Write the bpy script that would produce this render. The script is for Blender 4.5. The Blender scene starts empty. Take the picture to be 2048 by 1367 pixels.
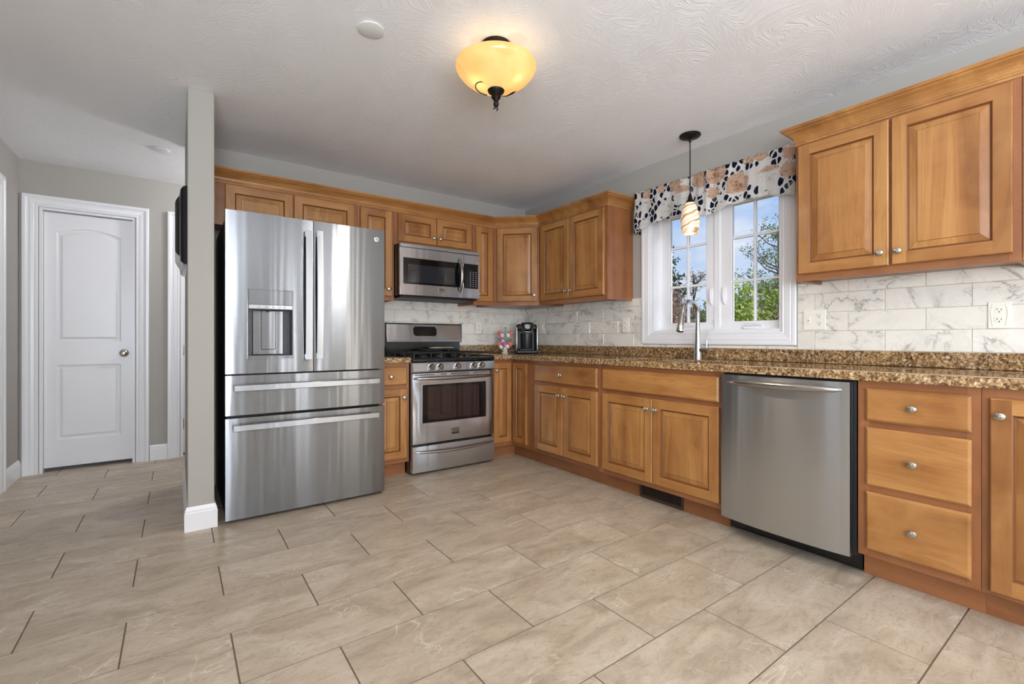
import bpy, bmesh, math, random
from mathutils import Vector, Matrix, Euler
PI=math.pi
S=bpy.context.scene
COL=S.collection
random.seed(7)

# ---------------------------------------------------------------- camera
cam=bpy.data.cameras.new('camera'); camo=bpy.data.objects.new('camera',cam); COL.objects.link(camo)
cam.sensor_width=36; cam.lens=927.0/2048*36
camo.location=(-3.054,-3.983,1.0567); camo.rotation_euler=(PI/2,0,-math.radians(35.844))
cam.shift_y=-6.5/2048; cam.clip_start=.05; cam.clip_end=300
S.camera=camo
# ---------------------------------------------------------------- view
S.view_settings.view_transform='Standard'; S.view_settings.look='None'
S.view_settings.gamma=1.0; S.view_settings.use_curve_mapping=False
S.view_settings.exposure=0.12
S.cycles.max_bounces=10; S.cycles.diffuse_bounces=6; S.cycles.glossy_bounces=5
S.cycles.transparent_max_bounces=16; S.cycles.sample_clamp_indirect=4.0
S.cycles.caustics_reflective=False; S.cycles.caustics_refractive=False
# ---------------------------------------------------------------- world: blue sky with thin cloud
W=bpy.data.worlds.new('sky'); S.world=W; W.use_nodes=True
wn=W.node_tree; wn.nodes.clear()
wo=wn.nodes.new('ShaderNodeOutputWorld'); wb=wn.nodes.new('ShaderNodeBackground')
tc=wn.nodes.new('ShaderNodeTexCoord'); sx=wn.nodes.new('ShaderNodeSeparateXYZ')
rp=wn.nodes.new('ShaderNodeValToRGB')
rp.color_ramp.elements[0].position=0.0; rp.color_ramp.elements[0].color=(.62,.77,.95,1)
rp.color_ramp.elements[1].position=.42; rp.color_ramp.elements[1].color=(.22,.42,.85,1)
wn.links.new(tc.outputs['Generated'],sx.inputs[0]); wn.links.new(sx.outputs['Z'],rp.inputs[0])
mp=wn.nodes.new('ShaderNodeMapping'); mp.inputs['Scale'].default_value=(3,3,9)
nz=wn.nodes.new('ShaderNodeTexNoise'); nz.inputs['Scale'].default_value=1.3; nz.inputs['Detail'].default_value=6
wn.links.new(tc.outputs['Generated'],mp.inputs[0]); wn.links.new(mp.outputs[0],nz.inputs['Vector'])
cr=wn.nodes.new('ShaderNodeValToRGB'); cr.color_ramp.elements[0].position=.52; cr.color_ramp.elements[1].position=.78
wn.links.new(nz.outputs['Fac'],cr.inputs[0])
mx=wn.nodes.new('ShaderNodeMix'); mx.data_type='RGBA'; mx.inputs['B'].default_value=(.92,.94,.98,1)
wn.links.new(cr.outputs[0],mx.inputs['Factor']); wn.links.new(rp.outputs[0],mx.inputs['A'])
wn.links.new(mx.outputs['Result'],wb.inputs[0]); wb.inputs[1].default_value=.95
wn.links.new(wb.outputs[0],wo.inputs[0])

def lamp(name,kind,loc,energy,color=(1,1,1),rot=(0,0,0),**kw):
    l=bpy.data.lights.new(name,kind); l.energy=energy; l.color=color
    for k,v in kw.items(): setattr(l,k,v)
    o=bpy.data.objects.new(name,l); COL.objects.link(o); o.location=loc; o.rotation_euler=rot
    return o
def aim(d): return Vector(d).to_track_quat('-Z','Y').to_euler()
lamp('sun','SUN',(6,-8,8),4.0,(1,.95,.86),aim((-.16,1,-.62)),angle=math.radians(.6))
# added fill lights standing in for daylight from unseen rear and left windows
lamp('fill_light_rear_door','AREA',(-3.28,-7.28,1.12),165,(.84,.92,1),aim((.05,1,.85)),shape='RECTANGLE',size=1.25,size_y=2.0)
lamp('streak_light_rear','AREA',(-1.20,-7.30,1.10),11,(.92,.96,1),aim((0,1,.0)),shape='RECTANGLE',size=.18,size_y=1.9)  # added strip light that draws a bright streak on the refrigerator
lamp('streak_light_rear_right','AREA',(-.16,-7.30,1.10),8,(1,.93,.80),aim((0,1,.0)),shape='RECTANGLE',size=.18,size_y=1.9)  # added warm strip for another refrigerator streak
lamp('fill_light_left','AREA',(-3.93,-5.2,1.35),120,(.84,.92,1),aim((1,.1,1.1)),shape='RECTANGLE',size=1.5,size_y=1.25)  # added fill, tilted up to brighten the ceiling

# ---------------------------------------------------------------- materials
def lin(h):
    h=h.lstrip('#'); c=[int(h[i:i+2],16)/255 for i in (0,2,4)]
    return tuple(x/12.92 if x<=.04045 else ((x+.055)/1.055)**2.4 for x in c)+(1,)
class NT:
    def __init__(s,name,base='#808080',rough=.5,metal=0,spec=.5,**kw):
        s.m=bpy.data.materials.new(name); s.m.use_nodes=True; s.t=s.m.node_tree
        s.b=s.t.nodes['Principled BSDF']; s.o=s.t.nodes['Material Output']
        s.b.inputs['Base Color'].default_value=lin(base) if isinstance(base,str) else tuple(base)+(1,)
        s.b.inputs['Roughness'].default_value=rough; s.b.inputs['Metallic'].default_value=metal
        s.b.inputs['Specular IOR Level'].default_value=spec
        for k,v in kw.items(): s.b.inputs[k].default_value=v
    def n(s,typ,ins={},**at):
        x=s.t.nodes.new('ShaderNode'+typ)
        for k,v in at.items(): setattr(x,k,v)
        for k,v in ins.items():
            if isinstance(v,bpy.types.NodeSocket): s.t.links.new(v,x.inputs[k])
            else: x.inputs[k].default_value=v
        return x
    def l(s,a,b): s.t.links.new(a,b)
    def obj(s): return s.n('TexCoord').outputs['Object']
    def geo(s): return s.n('NewGeometry')
    def mapn(s,v,scale=(1,1,1),rot=(0,0,0),loc=(0,0,0)):
        return s.n('Mapping',{'Vector':v,'Scale':scale,'Rotation':rot,'Location':loc}).outputs[0]
    def noise(s,v,scale=5,detail=3,dist=0,rough=.5):
        return s.n('TexNoise',{'Vector':v,'Scale':scale,'Detail':detail,'Distortion':dist,'Roughness':rough})
    def ramp(s,f,stops):
        r=s.n('ValToRGB',{'Fac':f}); e=r.color_ramp.elements
        while len(e)>len(stops): e.remove(e[-1])
        while len(e)<len(stops): e.new(.5)
        for i,(p,c) in enumerate(stops):
            e[i].position=p; e[i].color=lin(c) if isinstance(c,str) else (c,c,c,1) if not hasattr(c,'__len__') else tuple(c)+(1,)
        return r.outputs[0]
    def mix(s,f,a,b,blend='MIX'):
        x=s.n('Mix',data_type='RGBA',blend_type=blend)
        for k,v in (('Factor',f),('A',a),('B',b)):
            if isinstance(v,bpy.types.NodeSocket): s.l(v,x.inputs[k])
            else: x.inputs[k].default_value=lin(v) if isinstance(v,str) else v
        return x.outputs['Result']
    def math(s,op,a,b=0,clamp=False):
        x=s.n('Math',operation=op,use_clamp=clamp)
        for i,v in enumerate((a,b)):
            if isinstance(v,bpy.types.NodeSocket): s.l(v,x.inputs[i])
            else: x.inputs[i].default_value=v
        return x.outputs[0]
    def bump(s,h,st=.2,dist=.002):
        b=s.n('Bump',{'Height':h,'Strength':st,'Distance':dist}); s.l(b.outputs[0],s.b.inputs['Normal']); return b
    def col(s,c): s.l(c,s.b.inputs['Base Color'])
    def rough(s,c): s.l(c,s.b.inputs['Roughness'])
    def rnd(s,v,k=7.3):
        """shift texture space by a per-object random amount"""
        r=s.n('ObjectInfo').outputs['Random']
        x=s.n('CombineXYZ',{'X':s.math('MULTIPLY',r,k),'Y':s.math('MULTIPLY',r,k*1.7),'Z':s.math('MULTIPLY',r,k*2.3)}).outputs[0]
        return s.n('VectorMath',{0:v,1:x},operation='ADD').outputs[0]
    def isl(s,v,k=9.0):
        r=s.geo().outputs['Random Per Island']
        x=s.n('CombineXYZ',{'X':s.math('MULTIPLY',r,k),'Y':s.math('MULTIPLY',r,k*3.1),'Z':s.math('MULTIPLY',r,k*1.3)}).outputs[0]
        return s.n('VectorMath',{0:v,1:x},operation='ADD').outputs[0]

def wood(name,horiz,light='#B3824C',dark='#7B4E27',mid='#9B6938'):
    s=NT(name,rough=.36,spec=.42); v=s.rnd(s.obj())
    sc=(1.3,14,14) if horiz else (14,14,1.3)
    fig=s.noise(s.mapn(v,tuple(a*.35 for a in sc)),1,5,1.1,.55).outputs['Fac']
    fine=s.noise(s.mapn(v,(3,160,160) if horiz else (160,160,3)),1,3,.2).outputs['Fac']
    blotch=s.noise(v,5,3,.5).outputs['Fac']
    # cathedral figure lines
    ring=s.math('FRACT',s.math('MULTIPLY',fig,9.0)); 
    line=s.ramp(ring,[(0,.0),(.08,.55),(.3,1),(.8,1),(1,.0)])
    c=s.ramp(fig,[(.36,dark),(.5,mid),(.63,light)])
    c=s.mix(s.math('MULTIPLY',s.math('SUBTRACT',1,line),.5),c,'#8A5426')
    c=s.mix(s.math('MULTIPLY',s.ramp(fine,[(.45,1.0),(.62,.0)]),.26),c,'#7E4A20')
    c=s.mix(s.ramp(blotch,[(.35,.0),(.7,.55)]),c,light)
    s.col(c); s.bump(fine,.06,.001)
    s.b.inputs['Coat Weight'].default_value=.25; s.b.inputs['Coat Roughness'].default_value=.22
    return s.m
WV=wood('maple_vertical_grain',False); WH=wood('maple_horizontal_grain',True)
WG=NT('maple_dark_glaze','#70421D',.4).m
WRV=wood('shaded_frame_vertical_grain',False,'#9C6640','#754A2D','#885637'); WRH=wood('shaded_frame_horizontal_grain',True,'#9C6640','#754A2D','#885637')  # shade under the worktop put into this darker frame colour
def steel(name,base='#CACED4',rough=.24,an=.93,horiz=True,streak=.10):
    s=NT(name,base,rough,1); v=s.obj()
    n1=s.noise(s.mapn(v,(2,2,420) if horiz else (420,420,2)),1,2).outputs['Fac']
    b1=s.n('Bump',{'Height':n1,'Strength':streak,'Distance':.0006})
    wv=s.noise(s.mapn(v,(7,7,.35)),1,2,.3).outputs['Fac']; b2=s.n('Bump',{'Height':wv,'Strength':.8,'Distance':.004,'Normal':b1.outputs[0]}); s.l(b2.outputs[0],s.b.inputs['Normal'])
    s.b.inputs['Anisotropic'].default_value=an
    tg=s.n('Tangent',direction_type='RADIAL',axis='Z'); s.l(tg.outputs[0],s.b.inputs['Tangent'])
    s.b.inputs['Anisotropic Rotation'].default_value=0.25
    return s.m
STEEL=steel('brushed_stainless'); STEELF=steel('refrigerator_stainless','#87888B',.21); STEEL2=steel('brushed_stainless_light','#B0B2B6',.3)
CHROME=NT('polished_chrome','#D2D2D2',.08,1).m
NICKEL=NT('brushed_nickel','#BDB8AE',.26,1).m
SATIN=NT('satin_stainless','#B4B2AE',.22,1).m
BLACKG=NT('black_glossy','#0B0B0C',.09).m
BLACKM=NT('black_matte','#0d0d0e',.5).m
BLACKE=NT('black_enamel','#111214',.16).m
CAST=NT('cast_iron','#18181A',.55).m
DARKGREY=NT('dark_grey_plastic','#2A2A2C',.4).m
BRONZE=NT('oil_rubbed_bronze','#1E1814',.42,.6).m
WHITEP=NT('white_paint_semi_gloss','#E9E9EC',.32).m
WHITEV=NT('white_vinyl','#EFEFF2',.3).m
PLATE=NT('white_plastic_plate','#EEE9DF',.3).m
SLOT=NT('dark_slot','#2b2723',.6).m
GREYBODY=NT('grey_textured_cabinet_side','#1b1c1e',.45).m
def wallpaint():
    s=NT('greige_wall_paint','#A9A59F',.75,spec=.2); n=s.noise(s.obj(),140,2).outputs['Fac']; s.bump(n,.08,.001); return s.m
WALL=wallpaint()
def ceilmat():
    s=NT('slap_brush_ceiling','#F2F2F4',.85,spec=.15); v=s.obj()
    w=s.noise(v,1.7,2,.3).outputs['Color']
    sub=s.n('VectorMath',{0:w,1:(.5,.5,.5)},operation='SUBTRACT').outputs[0]
    scl=s.n('VectorMath',{0:sub},operation='SCALE'); scl.inputs['Scale'].default_value=1.5
    vv=s.n('VectorMath',{0:v,1:scl.outputs[0]},operation='ADD').outputs[0]
    vo=s.n('TexVoronoi',{'Vector':vv,'Scale':2.4}); 
    ang=s.math('MULTIPLY',s.n('SeparateColor',{'Color':vo.outputs['Color']}).outputs[0],6.28)
    rot=s.n('VectorRotate',{'Vector':vv,'Angle':ang},rotation_type='Z_AXIS').outputs[0]
    st=s.noise(s.mapn(rot,(9,75,1)),1,4,1.4,.6).outputs['Fac']
    big=s.noise(v,1.1,2).outputs['Fac']
    h=s.math('MULTIPLY',s.ramp(st,[(.42,.0),(.62,1.)]),s.ramp(big,[(.35,.35),(.6,1.)]))
    s.bump(h,.40,.0045); return s.m
CEIL=ceilmat()
def floormat():
    s=NT('travertine_look_floor_tile',rough=.34,spec=.4); v=s.isl(s.obj())
    v2=s.mapn(v,(1,2.4,1),(0,0,.25))
    a=s.noise(v2,3.2,8,1.0,.6).outputs['Fac']; b=s.noise(v2,19,9,1.2,.75).outputs['Fac']
    c=s.ramp(a,[(.30,'#9E8E7C'),(.5,'#B6A794'),(.68,'#C8BBAA')])
    c=s.mix(s.math('MULTIPLY',s.ramp(b,[(.34,1.),(.50,.0)]),.55),c,'#8C7B67')
    g=s.noise(v,52,6,.6,.8).outputs['Fac']
    c=s.mix(s.math('MULTIPLY',s.ramp(g,[(.32,1.),(.42,.0)]),.6),c,'#85735B')
    # pale veins
    vn=s.noise(s.mapn(v,(1.3,2.0,1)),2.3,5,2.2,.5).outputs['Fac']
    vein=s.ramp(s.math('ABSOLUTE',s.math('SUBTRACT',vn,.5)),[(0,1.),(.008,.25),(.022,.0)])
    brk=s.ramp(s.noise(v,4,2).outputs['Fac'],[(.5,.0),(.66,1.)])
    c=s.mix(s.math('MULTIPLY',s.math('MULTIPLY',vein,brk),.7),c,'#E4DBCC')
    tone=s.geo().outputs['Random Per Island']
    c=s.mix(s.math('MULTIPLY',tone,.12),c,'#97866c')
    s.col(c); s.rough(s.ramp(b,[(.3,.42),(.7,.28)])); s.bump(b,.10,.002); return s.m
FLOORM=floormat(); GROUT=NT('floor_grout','#6E604E',.85).m
def marble():
    s=NT('marble_look_wall_tile',rough=.07,spec=.55); v=s.isl(s.obj(),5.0)
    v2=s.mapn(v,(1,1,1.0),(.6,.6,0))
    n1=s.noise(v2,2.4,8,1.3,.62).outputs['Fac']; n2=s.noise(v2,5.5,8,2.0,.62).outputs['Fac']
    v1=s.ramp(s.math('ABSOLUTE',s.math('SUBTRACT',n1,.5)),[(0,1.),(.006,.6),(.02,.0)])
    w2=s.ramp(s.math('ABSOLUTE',s.math('SUBTRACT',n2,.47)),[(0,1.),(.006,.3),(.014,.0)])
    m=s.ramp(s.noise(v,6,3).outputs['Fac'],[(.42,.0),(.6,1.)])
    soft=s.ramp(s.math('ABSOLUTE',s.math('SUBTRACT',n1,.5)),[(0,.35),(.08,.0)])
    c=s.mix(soft,'#E9E4DB','#C9C5BF')
    c=s.mix(s.math('MULTIPLY',v1,s.math('MULTIPLY',m,.8)),c,'#8F867C')
    c=s.mix(s.math('MULTIPLY',w2,s.math('MULTIPLY',m,.45)),c,'#A1988d')
    s.col(c); s.bump(s.noise(s.obj(),16,2).outputs['Fac'],.05,.004); return s.m
MARB=marble(); TGROUT=NT('backsplash_grout','#B9AC98',.8).m
def granite():
    s=NT('brown_gold_granite',rough=.05,spec=.5); v=s.obj()
    a=s.noise(v,75,5,.3,.75).outputs['Fac']; b=s.noise(v,60,3,.2,.8).outputs['Fac']; g=s.noise(v,9,3).outputs['Fac']; k=s.noise(s.mapn(v,(1,1,1),(1,2,3),(3,4,5)),42,4,.5,.7).outputs['Fac']
    c=s.ramp(a,[(.34,'#33241A'),(.43,'#6A4D34'),(.50,'#94744F'),(.57,'#BC9F78'),(.66,'#DCCDB4')])
    c=s.mix(s.ramp(k,[(.54,.0),(.62,.75)]),c,'#6B4A2E')
    c=s.mix(s.math('MULTIPLY',s.ramp(b,[(.41,1.),(.46,.0)]),.9),c,'#1B1613')
    c=s.mix(s.ramp(g,[(.35,.0),(.7,.25)]),c,'#B08A55')
    s.col(c); return s.m
GRAN=granite()
def glassmat(name,tint=(1,1,1,1),refl=.06,rough=.0):
    s=NT(name); tr=s.n('BsdfTransparent',{'Color':tint}); gl=s.n('BsdfGlossy',{'Roughness':rough})
    fr=s.n('Fresnel',{'IOR':1.35}); mx=s.n('MixShader',{'Fac':fr.outputs[0],1:tr.outputs[0],2:gl.outputs[0]})
    s.l(mx.outputs[0],s.o.inputs[0]); return s.m
GLASS=glassmat('window_glass')
def ovenglass():
    s=NT('oven_door_glass','#2b1f1e',.06,spec=.6); return s.m
OVENG=ovenglass(); MWG=NT('microwave_window','#26292f',.05,spec=.7).m
# --- hanging shade glass
def ambershade():
    s=NT('amber_scavo_glass','#E2C27C',.35)
    v=s.obj(); n=s.noise(v,9,4,.4).outputs['Fac']
    col=s.ramp(n,[(.3,'#E8C482'),(.7,'#F2D8A4')])
    tl=s.n('BsdfTranslucent',{'Color':col}); df=s.n('BsdfDiffuse',{'Color':col}); gl=s.n('BsdfGlossy',{'Roughness':.25})
    em=s.n('Emission',{'Color':col,'Strength':.33}); tp=s.n('BsdfTransparent',{'Color':(1,.86,.6,1)})
    a=s.n('MixShader',{'Fac':.35,1:tl.outputs[0],2:df.outputs[0]}); b=s.n('MixShader',{'Fac':.05,1:a.outputs[0],2:gl.outputs[0]})
    c=s.n('AddShader',{0:b.outputs[0],1:em.outputs[0]}); d=s.n('MixShader',{'Fac':.12,1:c.outputs[0],2:tp.outputs[0]})
    s.l(d.outputs[0],s.o.inputs[0]); return s.m
AMBER=ambershade()
def swirlshade():
    s=NT('swirled_art_glass','#E8D2B4',.12); v=s.obj()
    v2=s.mapn(v,(1,1,1.6),(.55,.35,0))
    w=s.n('TexWave',{'Vector':v2,'Scale':3.6,'Distortion':6.,'Detail':4.,'Detail Scale':1.6},bands_direction='Z').outputs['Fac']
    col=s.ramp(w,[(0,'#A87E5A'),(.10,'#D4B08A'),(.3,'#EBD8BC'),(.7,'#F2E6D2'),(1,'#E2C4A0')])
    s.col(col); s.l(col,s.b.inputs['Emission Color']); s.b.inputs['Emission Strength'].default_value=.36
    return s.m
SWIRL=swirlshade()
def valance_mat():
    s=NT('floral_valance_cotton',rough=.9,spec=.1); v=s.n('TexCoord').outputs['UV']
    nz=s.noise(v,9,2).outputs['Color']; vd=s.mix(.03,v,nz)
    big=s.n('TexVoronoi',{'Vector':vd,'Scale':6.6,'Randomness':.6}); bd=big.outputs['Distance']; bc=s.n('SeparateColor',{'Color':big.outputs['Color']}).outputs[0]
    pet=s.noise(v,30,3,1.8).outputs['Fac']
    rad=s.math('ADD',bd,s.math('MULTIPLY',s.math('SUBTRACT',pet,.5),.30))
    fmask=s.ramp(rad,[(.47,1.),(.485,.0)])
    shade=s.math('MULTIPLY',pet,s.math('ADD',bd,.78))
    peach=s.ramp(shade,[(.24,'#8A6650'),(.38,'#C9A284'),(.55,'#E3C8B2')])
    grey=s.ramp(shade,[(.24,'#B5AFA9'),(.36,'#DAD7D3'),(.5,'#F0EEEB')])
    vy=s.n('SeparateXYZ',{'Vector':v}).outputs['Y']; isg=s.ramp(s.math('ADD',bc,s.math('MULTIPLY',s.math('SUBTRACT',2.09,vy),5.)),[(.50,.0),(.56,1.)])
    fcol=s.mix(isg,peach,grey)
    lvm=s.mapn(vd,(1.0,.72,1),(0,0,.6)); lv=s.n('TexVoronoi',{'Vector':lvm,'Scale':29.,'Randomness':.95},feature='DISTANCE_TO_EDGE'); lc=s.n('TexVoronoi',{'Vector':lvm,'Scale':29.,'Randomness':.95}); lcc=s.n('SeparateColor',{'Color':lc.outputs['Color']}).outputs[1]
    leaf=s.math('MULTIPLY',s.math('MULTIPLY',s.ramp(lv.outputs['Distance'],[(.085,.0),(.10,1.)]),s.ramp(lc.outputs['Distance'],[(.52,1.),(.56,.0)])),s.ramp(lcc,[(.26,.0),(.28,1.)]))
    c=s.mix(leaf,'#F2F0EE','#151C2B'); c=s.mix(fmask,c,fcol)
    s.col(c)
    c2=s.mix(s.math('MULTIPLY',leaf,s.math('SUBTRACT',1,fmask)),c,'#7488AE'); tl=s.n('BsdfTranslucent',{'Color':c2}); mxs=s.n('MixShader',{'Fac':.55,1:s.b.outputs[0],2:tl.outputs[0]}); s.l(mxs.outputs[0],s.o.inputs[0]); return s.m
VAL=valance_mat()

# ---------------------------------------------------------------- mesh helpers
def tag(o,label=None,cat=None,group=None,kind=None):
    if label: o['label']=label
    if cat: o['category']=cat
    if group: o['group']=group
    if kind: o['kind']=kind
    return o
def thing(name,label,cat,loc=(0,0,0),rz=0,group=None):
    o=bpy.data.objects.new(name,None); o.empty_display_size=.1; COL.objects.link(o)
    o.location=loc; o.rotation_euler=(0,0,rz); return tag(o,label,cat,group)
def obj(name,bm,mats,parent=None,loc=None,rot=None,smooth=False,auto=False):
    me=bpy.data.meshes.new(name); bmesh.ops.recalc_face_normals(bm,faces=bm.faces); bm.to_mesh(me); bm.free()
    for m in (mats if isinstance(mats,(list,tuple)) else [mats]): me.materials.append(m)
    o=bpy.data.objects.new(name,me); COL.objects.link(o)
    if parent: o.parent=parent
    if loc: o.location=loc
    if rot: o.rotation_euler=rot
    if smooth:
        me.polygons.foreach_set('use_smooth',[True]*len(me.polygons))
        me.set_sharp_from_angle(angle=math.radians(38))
    return o
def struct(name,bm,mats,parent=None,**k):
    o=obj(name,bm,mats,parent,**k)
    if parent is None: o['kind']='structure'
    return o
def box(bm,x0,x1,y0,y1,z0,z1,b=0,mi=0,seg=1):
    x0,x1=min(x0,x1),max(x0,x1); y0,y1=min(y0,y1),max(y0,y1); z0,z1=min(z0,z1),max(z0,z1)
    vs=[bm.verts.new((x,y,z)) for x in (x0,x1) for y in (y0,y1) for z in (z0,z1)]
    F=[(0,1,3,2),(4,6,7,5),(0,4,5,1),(2,3,7,6),(0,2,6,4),(1,5,7,3)]
    fs=[bm.faces.new([vs[i] for i in f]) for f in F]
    for f in fs: f.material_index=mi
    if b>0:
        es=list({e for f in fs for e in f.edges})
        r=bmesh.ops.bevel(bm,geom=es,offset=b,segments=seg,profile=.5,affect='EDGES')
        for f in r['faces']: f.material_index=mi
    return vs
def BOX(*a,**k):
    bm=bmesh.new(); box(bm,*a,**k); return bm
def lathe(bm,prof,c=(0,0,0),n=32,axis='Z',mi=0,sx=1,sy=1,ang=2*PI):
    rings=[]
    for r,z in prof:
        if r<1e-6:
            p={'Z':(0,0,z),'Y':(0,z,0),'X':(z,0,0)}[axis]; rings.append([bm.verts.new((c[0]+p[0],c[1]+p[1],c[2]+p[2]))]); continue
        ring=[]
        for i in range(n):
            a=2*PI*i/n; u,w=r*math.cos(a)*sx,r*math.sin(a)*sy
            p={'Z':(u,w,z),'Y':(u,z,w),'X':(z,u,w)}[axis]
            ring.append(bm.verts.new((c[0]+p[0],c[1]+p[1],c[2]+p[2])))
        rings.append(ring)
    for A,B in zip(rings,rings[1:]):
        for i in range(n):
            j=(i+1)%n
            if len(A)==1 and len(B)==1: break
            if len(A)==1: f=bm.faces.new((A[0],B[i],B[j]))
            elif len(B)==1: f=bm.faces.new((A[i],A[j],B[0]))
            else: f=bm.faces.new((A[i],A[j],B[j],B[i]))
            f.material_index=mi
    return rings
def tube(bm,pts,r,n=10,mi=0,caps=True,flat=1.0):
    pts=[Vector(p) for p in pts]; rad=r if hasattr(r,'__len__') else [r]*len(pts)
    rings=[]; prev=None
    for i,p in enumerate(pts):
        t=(pts[min(i+1,len(pts)-1)]-pts[max(i-1,0)]).normalized()
        if prev is None:
            a=Vector((0,0,1)) if abs(t.z)<.9 else Vector((1,0,0)); u=t.cross(a).normalized()
        else: u=(prev-t*prev.dot(t)).normalized()
        w=t.cross(u); prev=u
        rings.append([bm.verts.new(p+(u*math.cos(2*PI*k/n)+w*math.sin(2*PI*k/n)*flat)*rad[i]) for k in range(n)])
    for A,B in zip(rings,rings[1:]):
        for k in range(n):
            f=bm.faces.new((A[k],A[(k+1)%n],B[(k+1)%n],B[k])); f.material_index=mi
    if caps:
        for R in (rings[0],rings[-1]):
            f=bm.faces.new(R); f.material_index=mi
def cells(us,vs,keep,t0,t1,m=lambda u,v,t:(u,v,t),bm=None,mi=0,bevel=0,seg=2,mif=None):
    """solid plate made of grid cells, holes where keep() is False; t0 back, t1 front"""
    bm=bm or bmesh.new(); V={}
    def g(i,j,k):
        key=(i,j,k)
        if key not in V: V[key]=bm.verts.new(m(us[i],vs[j],(t0,t1)[k]))
        return V[key]
    K=lambda i,j: 0<=i<len(us)-1 and 0<=j<len(vs)-1 and keep(i,j)
    front=[]
    for i in range(len(us)-1):
        for j in range(len(vs)-1):
            if not K(i,j): continue
            for k in (0,1):
                f=bm.faces.new([g(i,j,k),g(i+1,j,k),g(i+1,j+1,k),g(i,j+1,k)]); f.material_index=mi
                if k: front.append(f)
            for (a,b,di,dj) in (((i,j),(i+1,j),0,-1),((i,j+1),(i+1,j+1),0,1),((i,j),(i,j+1),-1,0),((i+1,j),(i+1,j+1),1,0)):
                if not K(i+di,j+dj):
                    f=bm.faces.new([g(*a,0),g(*b,0),g(*b,1),g(*a,1)]); f.material_index=mi
    if bevel:
        fr=set(front); es=[e for f in front for e in f.edges if sum(x in fr for x in e.link_faces)==1]
        bmesh.ops.bevel(bm,geom=list(set(es)),offset=bevel,segments=seg,profile=.5,affect='EDGES')
    return bm
def sweep(bm,path,prof,closed=False,mi=0,cap=True):
    """path: plan points (x,y); prof: (out,z), out to the right-hand side of travel"""
    P=[Vector(p) for p in path]; n=len(P); cols=[]
    for i,p in enumerate(P):
        d0=(P[i]-P[i-1]).normalized() if (i>0 or closed) else None
        d1=(P[(i+1)%n]-P[i]).normalized() if (i<n-1 or closed) else None
        d0=d0 or d1; d1=d1 or d0
        n0=Vector((d0.y,-d0.x)); n1=Vector((d1.y,-d1.x)); mm=(n0+n1).normalized(); k=1/max(.2,mm.dot(n0))
        cols.append([bm.verts.new((p.x+mm.x*k*o,p.y+mm.y*k*o,z)) for o,z in prof])
    rng=range(n if closed else n-1)
    for i in rng:
        A,B=cols[i],cols[(i+1)%n]
        for j in range(len(prof)-1):
            f=bm.faces.new((A[j],B[j],B[j+1],A[j+1])); f.material_index=mi
        f=bm.faces.new((A[-1],B[-1],B[0],A[0])); f.material_index=mi
    if cap and not closed:
        bm.faces.new(cols[0]); bm.faces.new(cols[-1])
def loops(bm,L,mi,close=True,capidx=None):
    """bridge successive closed vertex loops; mi = material per bridge"""
    R=[[bm.verts.new(p) for p in l] for l in L]
    for q,(A,B) in enumerate(zip(R,R[1:])):
        n=len(A)
        for i in range(n):
            j=(i+1)%n
            f=bm.faces.new((A[i],A[j],B[j],B[i])); f.material_index=mi[q] if not callable(mi[q]) else mi[q](i)
    f=bm.faces.new(R[-1]); f.material_index=capidx if capidx is not None else 0
    return R
def rect(x0,x1,z0,z1,y): return [(x0,y,z0),(x1,y,z0),(x1,y,z1),(x0,y,z1)]

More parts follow.
